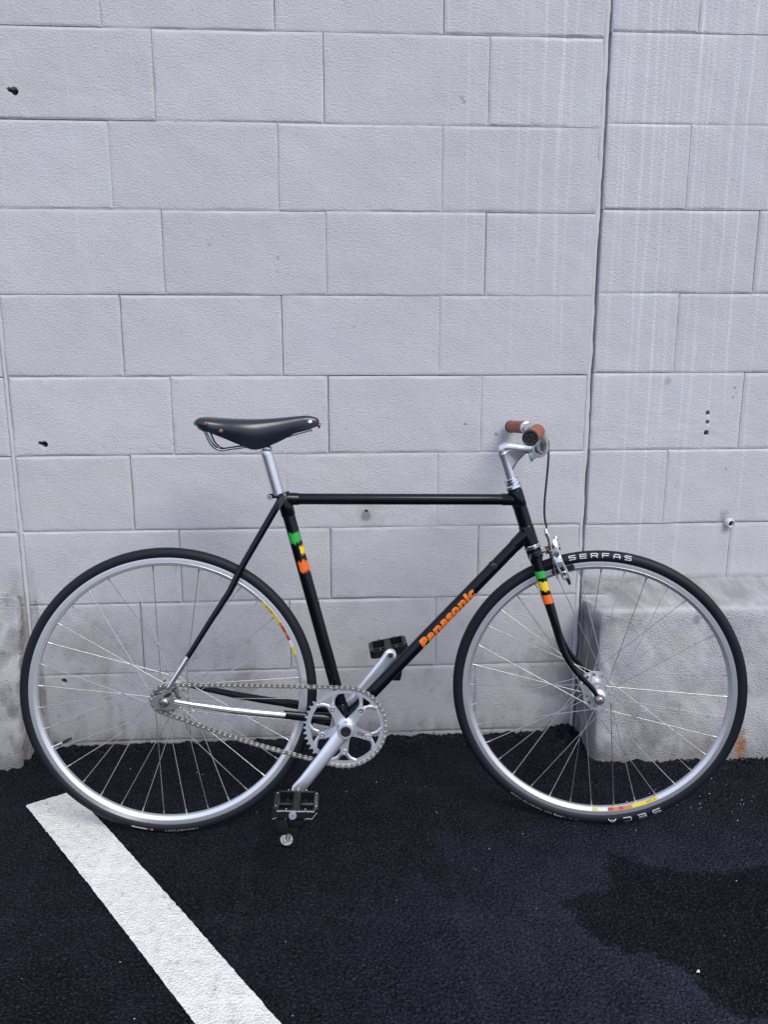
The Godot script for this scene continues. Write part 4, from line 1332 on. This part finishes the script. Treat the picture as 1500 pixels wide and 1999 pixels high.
func build_drive(b: Node3D, T: Transform3D) -> void:
	var TB := T * Transform3D(Basis(), BB)
	var cr := Node3D.new(); cr.name = "crankset"; b.add_child(cr, true); cr.transform = TB
	cr.set_meta("label", "silver five-arm crankset with a single toothed chainring")
	var s := B()
	toothed(s, 46, .0968, .0905, .0806, .0430, .0465, 3.0)
	# y-shaped legs from ring to bolts
	for k in 5:
		var a := deg_to_rad(50.0 + 72.0 * k)
		var u := Vector3(cos(a), sin(a), 0); var v := Vector3(-sin(a), cos(a), 0)
		for e in [1.0, -1.0]:
			var pts := [u * .0570 + v * .002 * e, u * .0645 + v * .0070 * e, u * .0735 + v * .0150 * e, u * .0800 + v * .0275 * e]
			for i in 4: pts[i].z = .0447
			sweep(s, curve(pts, 5), [.0050, .0046, .0048, .0066], 8, Vector3.BACK, Vector2(.38, 1.0))
		var tb := PackedVector2Array()
		for i in 14: tb.append(Vector2(.0085 * cos(TAU * i / 14), .0085 * sin(TAU * i / 14)) + Vector2(u.x, u.y) * .0560)
		plate(s, tb, .0432, .0463)
	obj("chainring", s, M.alu_ring, cr)
	# spider arms
	for k in 5:
		var a := deg_to_rad(50.0 + 72.0 * k)
		var X := Transform3D(Basis(Vector3.BACK, a), Vector3.ZERO)
		s = B()
		plate(s, p2([.006, -.0150, .018, -.0128, .030, -.0105, .046, -.0092, .0610, -.0090, .0635, -.0070, .0635, .0070, .0610, .0090, .046, .0092, .030, .0105, .018, .0128, .006, .0150]), .0475 + .00004 * k, .0535 + .00012 * k, X)
		obj("spider_arm", s, M.alu_crank, cr)
		s = B()
		var X2 := X * Transform3D(Basis(), Vector3(.0553, 0, 0))
		lathe(s, [Vector2(.0058, .0528), Vector2(.0058, .0552), Vector2(.0050, .0560), Vector2(.0030, .0560), Vector2(.0030, .0535), Vector2(.0, .0535)], 18, true, X2)
		obj("chainring_bolt", s, M.chrome, cr)
	# printed mark on one arm: small dark label with light strokes
	s = B()
	var XL := Transform3D(Basis(Vector3.BACK, deg_to_rad(-22.0)), Vector3.ZERO)
	plate(s, p2([.0285, -.0032, .0445, -.0032, .0455, .0032, .0295, .0032]), .0545, .0548, XL)
	obj("crank_label", s, M.dark, cr)
	s = B()
	for q in stroke_text("0000", .0022, .0030, .0010, .0006):
		quad(s, XL * Vector3(q[0].x + .0305, q[0].y - .0015, .0551), XL * Vector3(q[1].x + .0305, q[1].y - .0015, .0551), XL * Vector3(q[2].x + .0305, q[2].y - .0015, .0551), XL * Vector3(q[3].x + .0305, q[3].y - .0015, .0551), -1)
	obj("label_print", s, M.print_white, cr)
	# hub boss of the right crank
	s = B()
	lathe(s, [Vector2(.0, .046), Vector2(.0200, .046), Vector2(.0205, .062), Vector2(.0190, .072), Vector2(.0165, .0755), Vector2(.0125, .0755), Vector2(.0118, .0735), Vector2(.0, .0735)], 30)
	obj("crank_boss", s, M.alu_crank, cr)
	s = B()
	lathe(s, [Vector2(.0117, .0736), Vector2(.0112, .0748), Vector2(.0045, .0748), Vector2(.0035, .0737), Vector2(.0, .0737)], 24)
	obj("dust_cap", s, M.black_plastic, cr)
	# arms
	var re := Vector3(-.1095, -.1277, .0840); var le := Vector3(.1118, .1314, -.0750)
	s = B()
	sweep(s, curve([Vector3(-.004, -.005, .0615), re * .18 + Vector3(0, 0, .0500), re * .5 + Vector3(0, 0, .0320), re * .85 + Vector3(0, 0, .0105), re - Vector3(0, 0, .002), re * 1.055 - Vector3(0, 0, .0035), re * 1.085 - Vector3(0, 0, .0035)], 5), [.0185, .0162, .0148, .0144, .0148, .0115, .0035], 28, Vector3.BACK, Vector2(.48, 1.0), true, .72)
	obj("crank_arm", s, M.alu_crank, cr)
	s = B()
	sweep(s, curve([Vector3(.003, .004, -.0560), le * .18 + Vector3(0, 0, -.0440), le * .5 + Vector3(0, 0, -.0280), le * .85 + Vector3(0, 0, -.0090), le, le * 1.055, le * 1.085], 5), [.0175, .0150, .0140, .0140, .0160, .0120, .0035], 28, Vector3.BACK, Vector2(.44, 1.0), true, .6)
	obj("crank_arm", s, M.alu_crank, cr)
	s = B()
	lathe(s, [Vector2(.0092, 0), Vector2(.0092, .0006), Vector2(.0056, .0006), Vector2(.0050, -.002)], 20, true, Transform3D(Basis(), le + Vector3(0, 0, .0070)))
	obj("pedal_eye", s, M.alu, cr)
	s = B()
	lathe(s, [Vector2(.0050, .0004), Vector2(.0, .0002)], 16, true, Transform3D(Basis(), le + Vector3(0, 0, .0072)))
	obj("pedal_eye_bore", s, M.dark, cr)
	s = B()
	lathe(s, [Vector2(0, -.060), Vector2(.009, -.060), Vector2(.009, .050), Vector2(0, .050)], 16)
	obj("spindle", s, M.steel, cr)
	# chain
	build_chain(b, T)
	# pedals
	pedal(b, TB * Transform3D(Basis(), Vector3(re.x, re.y, .0980)), 1.0, -.06, 0.02, "lower pedal with scuffed bright edges and a strap with a pale oval badge")
	pedal(b, TB * Transform3D(Basis(), Vector3(le.x, le.y, -.0880)), -1.0, deg_to_rad(10.5), 0.0, "upper pedal on the wall side, plain black")

func pedal(b: Node3D, at: Transform3D, side: float, tilt: float, pitch: float, label: String) -> void:
	var p := Node3D.new(); p.name = "pedal"; b.add_child(p, true)
	if side < 0: p.name = "pedal_001"
	p.transform = at * Transform3D(Basis(Vector3.BACK, tilt), Vector3.ZERO)
	p.set_meta("label", label)
	var L := .094; var W := .096; var Hh := .0195
	var zc := side * (.012 + L / 2)
	var s := B()
	for e in [1.0, -1.0]:
		rbox(s, Transform3D(Basis(), Vector3(e * (W / 2 - .0055), 0, zc)), Vector3(.0110, Hh, L - .016), .0022)     # front and rear rails
		rbox(s, Transform3D(Basis(), Vector3(0, 0, zc + e * (L / 2 - .0025))), Vector3(W - .016, Hh * .98, .0050), .0015)   # end plates
		for x in [1.0, -1.0]: rbox(s, Transform3D(Basis(Vector3.UP, -PI / 4 * e * x), Vector3(x * (W / 2 - .0075), 0, zc + e * (L / 2 - .0065))), Vector3(.0050, Hh * .96, .0150), .0012)
	rbox(s, Transform3D(Basis(), Vector3(0, 0, zc)), Vector3(.0185, Hh * .94, L - .008), .003)         # axle housing
	for x in [1.0, -1.0]: rbox(s, Transform3D(Basis(), Vector3(x * .026, -.001, zc)), Vector3(.034, .0070, .0090), .0015)   # cross ribs
	obj("pedal_body", s, M.pedal, p)
	s = B()
	lathe(s, [Vector2(0, 0), Vector2(.0068, 0), Vector2(.0068, .012), Vector2(0, .012)], 14, true, aim(Vector3.ZERO, Vector3(0, 0, side)))
	lathe(s, [Vector2(0, 0), Vector2(.0045, 0), Vector2(.0045, .020), Vector2(0, .020)], 14, true, aim(Vector3(0, 0, -side * .019), Vector3(0, 0, side)))
	obj("pedal_spindle", s, M.steel_dark, p)
	for e in [[.043, .030], [.043, -.030], [-.043, .030], [-.043, -.030], [.020, .0445], [-.020, .0445], [.020, -.0445], [-.020, -.0445]]:
		s = B()
		lathe(s, [Vector2(.0019, -.0125), Vector2(.0019, .0120), Vector2(.0012, .0128), Vector2(0, .0128)], 8, true, aim(Vector3(e[0], 0, zc + e[1]), Vector3.UP, Vector3.BACK))
		obj("pin", s, M.steel if side > 0 else M.steel_dark, p)
	if side > 0:
		# scuffed bare metal along the outer lower edge
		s = B()
		var n := noise(66, 30.0, 2)
		var zo := zc + L / 2 + .0006
		for k in 30:
			var x0 := lerpf(-W / 2 + .008, W / 2 - .008, k / 30.0); var x1 := lerpf(-W / 2 + .008, W / 2 - .008, (k + 1) / 30.0)
			var t0 := .0022 + .0022 * n.get_noise_1d(x0 * 20.); var t1 := .0022 + .0022 * n.get_noise_1d(x1 * 20.)
			quad(s, Vector3(x0, Hh / 2 - t0 - .0006, zo), Vector3(x1, Hh / 2 - t1 - .0006, zo), Vector3(x1, Hh / 2 - .0004, zo - .0004), Vector3(x0, Hh / 2 - .0004, zo - .0004), 0)
		rbox(s, Transform3D(Basis(Vector3.BACK, .95), Vector3(.0400, -.0015, zo + .0002)), Vector3(.018, .0024, .0010), .0002)
		rbox(s, Transform3D(Basis(), Vector3(.0290, -.0080, zo + .0002)), Vector3(.016, .0018, .0010), .0002)
		rbox(s, Transform3D(Basis(Vector3.BACK, .3), Vector3(-.0440, -.0085, zo + .0002)), Vector3(.009, .0018, .0010), .0002)
		obj("scuffed_edge", s, M.scuff, p)
		s = B()
		lathe(s, [Vector2(0, 0), Vector2(.0085, 0), Vector2(.0085, .004), Vector2(.0070, .0065), Vector2(.0030, .0068), Vector2(.0028, .0045), Vector2(0, .0045)], 16, true, aim(Vector3(-.006, -.0005, zo), Vector3(0, .1, 1)))
		obj("end_cap", s, M.cap_grey, p)
		# folded strap hanging under the pedal
		s = B()
		sweep(s, curve(pa([-.030, -.006, zo - .020, -.030, -.018, zo - .004, -.026, -.034, zo + .002, -.022, -.050, zo + .001]), 5), [.0150], 12, Vector3.RIGHT, Vector2(1.0, .22))
		sweep(s, curve(pa([.010, -.006, zo - .022, .006, -.022, zo - .010, -.002, -.036, zo - .010]), 5), [.0140], 12, Vector3.RIGHT, Vector2(1.0, .22))
		rbox(s, Transform3D(Basis.from_euler(Vector3(-.22, 0, -.12)), Vector3(-.016, -.050, zo - .002)), Vector3(.050, .042, .015), .004)
		obj("pedal_strap", s, M.strap, p)
		s = B()
		var bx := Transform3D(Basis.from_euler(Vector3(-.22, 0, -.12)), Vector3(-.016, -.050, zo - .002)) * Transform3D(Basis(Vector3.BACK, -.1), Vector3(.0, -.003, .0079))
		var ov := PackedVector2Array()
		for k in 28: ov.append(Vector2(.0132 * cos(TAU * k / 28), .0118 * sin(TAU * k / 28)))
		plate(s, ov, -.002, .0006, bx)
		obj("strap_badge", s, M.badge, p)
		s = B()
		var lines := [[-.0120, .006, -.0035, -.0085], [-.0050, -.0085, .0125, .0010]]
		for e in lines:
			var a := Vector2(e[0], e[1]); var c := Vector2(e[2], e[3]); var dd := (c - a).normalized(); var sd := Vector2(-dd.y, dd.x) * .0006
			quad(s, bx * Vector3(a.x - sd.x, a.y - sd.y, .0009), bx * Vector3(c.x - sd.x, c.y - sd.y, .0009), bx * Vector3(c.x + sd.x, c.y + sd.y, .0009), bx * Vector3(a.x + sd.x, a.y + sd.y, .0009), -1)
		var dk := PackedVector2Array()
		for k in 20: dk.append(Vector2(.0016, .0045) + Vector2(.0058 * cos(TAU * k / 20), .0066 * sin(TAU * k / 20)))
		plate(s, dk, .0004, .0010, bx)
		obj("badge_print", s, M.dark, p)
		s = B()
		for q in stroke_text("8", .0042, .0082, .0, .0018): quad(s, bx * Vector3(q[0].x - .0005, q[0].y + .0004, .0013), bx * Vector3(q[1].x - .0005, q[1].y + .0004, .0013), bx * Vector3(q[2].x - .0005, q[2].y + .0004, .0013), bx * Vector3(q[3].x - .0005, q[3].y + .0004, .0013), -1)
		obj("badge_numeral", s, M.badge, p)
	else:
		s = B()
		sweep(s, curve(pa([.012, -.006, zc + .030, .012, -.030, zc + .022, .008, -.060, zc + .016, .002, -.084, zc + .014]), 5), [.0170, .0170, .0150, .0120], 12, Vector3.RIGHT, Vector2(1.0, .25))
		obj("pedal_strap", s, M.strap, p)

func build_chain(b: Node3D, T: Transform3D) -> void:
	var c := Node3D.new(); c.name = "chain"; b.add_child(c, true); c.transform = T
	var bb := Vector2(BB.x, BB.y)
	var pts := []
	# lower run first: from the ring's underside back to the sprocket, sagging a little
	var d := bb.length(); var base := bb.angle(); var off := acos((RING - COG) / d)
	var up := base + PI - off; var dn := base - PI + off        # tangent directions seen from ring
	# tangents: points at angle base+PI -/+ ... use direct formula
	var tu := base + PI - acos((RING - COG) / d); var tl := base + PI + acos((RING - COG) / d)
	var ru := bb + RING * Vector2(cos(tu), sin(tu)); var cu := COG * Vector2(cos(tu), sin(tu))
	var rl := bb + RING * Vector2(cos(tl), sin(tl)); var cl := COG * Vector2(cos(tl), sin(tl))
	for k in 40: pts.append(cu.lerp(ru, k / 40.0) + Vector2(0, .0015 * sin(PI * k / 40.0)))
	var a0 := tu; var a1 := tl - TAU
	for k in 80: pts.append(bb + RING * Vector2.from_angle(lerpf(a0, a1, k / 80.0)))
	for k in 50: pts.append(rl.lerp(cl, k / 50.0) - Vector2(0, .0085 * sin(PI * k / 50.0)))
	for k in 30: pts.append(COG * Vector2.from_angle(lerpf(tl, tu, k / 30.0)))
	pts.append(pts[0])
	var total := 0.0
	for k in pts.size() - 1: total += pts[k].distance_to(pts[k + 1])
	var n := int(round(total / .0127 / 2.0)) * 2
	var pitch := total / n
	var at := []; var acc := 0.0; var want := 0.0
	for k in pts.size() - 1:
		var l: float = pts[k].distance_to(pts[k + 1])
		while want <= acc + l and at.size() < n:
			at.append(pts[k].lerp(pts[k + 1], (want - acc) / l)); want += pitch
		acc += l
	var meshes := []
	for kind in 2:
		var s := B()
		var poly := PackedVector2Array()
		for k in 9: poly.append(Vector2(pitch + .0042 * cos(-PI / 2 + PI * k / 8), .0042 * sin(-PI / 2 + PI * k / 8)))
		poly.append(Vector2(pitch * .5, .0030))
		for k in 9: poly.append(Vector2(.0042 * cos(PI / 2 + PI * k / 8), .0042 * sin(PI / 2 + PI * k / 8)))
		poly.append(Vector2(pitch * .5, -.0030))
		var z := .0024 if kind == 0 else .0037
		plate(s, poly, z, z + .0011); plate(s, poly, -z - .0011, -z)
		for e in [0.0, pitch]:
			if kind == 0: lathe(s, [Vector2(.0038, -.0024), Vector2(.0038, .0024)], 10, false, Transform3D(Basis(), Vector3(e, 0, 0)))
			else: lathe(s, [Vector2(0, -.0056), Vector2(.0024, -.0054), Vector2(.0024, .0054), Vector2(.0014, .0064), Vector2(0, .0066)], 10, true, Transform3D(Basis(), Vector3(e, 0, 0)))
		meshes.append(done(s))
	for k in n:
		var p: Vector2 = at[k]; var q: Vector2 = at[(k + 1) % n]
		put("chain_link", meshes[k % 2], M.chain, c, Transform3D(Basis(Vector3.BACK, (q - p).angle()), Vector3(p.x, p.y, .0448)))

# ---------------------------------------------------------------- materials
func materials() -> void:
	var grain := noise_tex(rough_noise(101, .085), 1024, .1, .9)
	var grain2 := noise_tex(rough_noise(102, .070), 1024, .15, .85)
	var w := mat("wall", Color.WHITE, .62, 0, .35)
	w.vertex_color_use_as_albedo = true
	mat("footing", Color.WHITE, .75, 0, .3)
	mat("mortar", col(.50, .50, .54), .8)
	mat("sealant", col(.545, .535, .55), .6)
	var a := mat("asphalt", Color.WHITE, .6, 0, .2)
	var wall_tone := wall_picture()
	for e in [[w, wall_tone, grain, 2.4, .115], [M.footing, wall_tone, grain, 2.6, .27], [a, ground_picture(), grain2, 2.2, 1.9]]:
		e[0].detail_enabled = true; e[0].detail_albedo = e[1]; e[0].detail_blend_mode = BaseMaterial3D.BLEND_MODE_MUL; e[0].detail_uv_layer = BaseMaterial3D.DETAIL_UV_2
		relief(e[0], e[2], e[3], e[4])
	relief(M.mortar, grain, 2.5, .4)
	mat("stripe", col(.83, .835, .81), .7, 0, .35)
	mat("crumb", col(.012, .012, .016), .9, 0, .25)
	mat("white_chip", col(.62, .62, .62), .7)
	mat("paint_white", col(.62, .62, .66), .6)
	mat("dark", col(.008, .008, .009), .6)
	mat("red", col(.35, .02, .03), .6)
	mat("frame", col(.0022, .0030, .0062), .20, 0, .40)
	mat("frame_gloss", col(.02, .022, .03), .22, 0, .6)
	mat("tyre_front", col(.0095, .011, .0165), .52, 0, .36)
	mat("tyre_rear", col(.0088, .0102, .0152), .56, 0, .36)
	mat("rim", col(.77, .775, .79), .36, .8)
	mat("polished", col(.78, .78, .80), .20, 1.0)
	mat("chrome", col(.74, .75, .76), .2, 1.0)
	mat("plated", col(.62, .62, .63), .22, .82)
	mat("hub_alu", col(.72, .72, .73), .28, .6)
	mat("steel", col(.50, .49, .46), .28, 1.0)
	mat("steel_dark", col(.30, .29, .26), .36, 1.0)
	mat("alu", col(.70, .70, .70), .28, .9)
	mat("alu_ring", col(.70, .72, .76), .38, .8)
	mat("alu_crank", col(.76, .78, .82), .34, .85)
	mat("spoke", col(.58, .58, .56), .32, .9)
	mat("chain", col(.70, .66, .59), .25, .92)
	mat("copper", col(.18, .10, .075), .45, .9)
	mat("copper_dark", col(.22, .11, .07), .4, 1.0)
	mat("leather", col(.0075, .0115, .0215), .30, 0, .58)
	mat("black_plastic", col(.010, .010, .011), .4)
	mat("plug", col(.014, .014, .016), .45)
	mat("pedal", col(.006, .006, .007), .36, 0, .4)
	mat("strap", col(.0045, .0045, .006), .7, 0, .25)
	mat("scuff", col(.60, .58, .56), .4, 1.0)
	mat("cap_grey", col(.22, .25, .30), .5)
	mat("badge", col(.33, .32, .30), .6)
	mat("green", col(.03, .36, .05), .5)
	mat("yellow", col(.80, .56, .02), .5)
	mat("orange", col(.80, .14, .012), .5)
	mat("letter_orange", col(.92, .115, .004), .4)
	mat("letter_yellow", col(.80, .62, .08), .4)
	mat("letter_green", col(.16, .38, .06), .4)
	mat("print_white", col(.66, .66, .68), .5)
	mat("print_grey", col(.30, .30, .32), .5)
	var vp := mat("vertex_print", Color.WHITE, .4)
	vp.vertex_color_use_as_albedo = true
	var g := mat("grip", Color.WHITE, .55, 0, .4)
	var gt := noise_tex(noise(120, .02, 3), 256)
	var ramp := Gradient.new()
	ramp.set_color(0, col(.20, .060, .030)); ramp.set_color(1, col(.40, .145, .080))
	gt.color_ramp = ramp
	g.albedo_texture = gt; g.uv1_triplanar = true; g.uv1_scale = Vector3(10, 40, 40)
	var wear := noise_tex(rough_noise(140, .035), 512)
	var wr := Gradient.new()
	wr.set_color(0, col(.45, .45, .43)); wr.set_offset(0, .10); wr.set_color(1, col(.84, .83, .765)); wr.set_offset(1, .62)
	wr.add_point(.22, col(.72, .715, .68))
	wear.color_ramp = wr
	wr.set_offset(0, .06)
	M.stripe.albedo_color = Color.WHITE; M.stripe.albedo_texture = wear
	relief(M.stripe, grain2, 2.8, .38)

func _ready() -> void:
	# camera
	var cam := Camera3D.new()
	cam.name = "camera"
	add_child(cam)
	cam.transform = Transform3D(Basis(Vector3.UP, -.06369) * Basis(Vector3.RIGHT, -.21542) * Basis(Vector3.BACK, -.00047), Vector3(0, 1.146, 2.16579))
	cam.fov = 63.98
	cam.near = .05; cam.far = 400.0
	cam.current = true
	# sky and soft daylight
	var env := Environment.new()
	env.background_mode = Environment.BG_SKY
	var sky := Sky.new()
	var sm := ProceduralSkyMaterial.new()
	sm.sky_top_color = Color(.69, .755, .91); sm.sky_horizon_color = Color(.85, .88, .965)
	sm.sky_curve = .25
	sm.ground_bottom_color = Color(.16, .16, .18); sm.ground_horizon_color = Color(.30, .31, .34)
	sm.sun_angle_max = 1.0
	sky.sky_material = sm
	env.sky = sky
	env.tonemap_mode = Environment.TONE_MAPPER_LINEAR
	env.tonemap_exposure = 1.53
	env.sdfgi_enabled = true; env.ssao_enabled = true; env.ssil_enabled = true
	var we := WorldEnvironment.new()
	we.name = "world_environment"; we.environment = env
	add_child(we)
	var sun := DirectionalLight3D.new()
	sun.name = "sun"
	add_child(sun)
	sun.transform = Transform3D(Basis.looking_at(-Vector3(.45, 1.0, .80)), Vector3(0, 5, 0))
	sun.light_energy = .50; sun.light_angular_distance = 30.0
	sun.light_color = Color(1.0, .992, .975)
	sun.shadow_enabled = true
	materials()
	build_wall()
	build_ground()
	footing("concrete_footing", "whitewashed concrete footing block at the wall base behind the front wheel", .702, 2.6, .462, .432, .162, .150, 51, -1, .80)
	footing("rough_footing", "rough lumpy concrete footing at the wall base, far left behind the rear wheel", -2.6, -.842, .53, .47, .118, .022, 55, 1, 1.3)
	build_bits()
	build_bike()
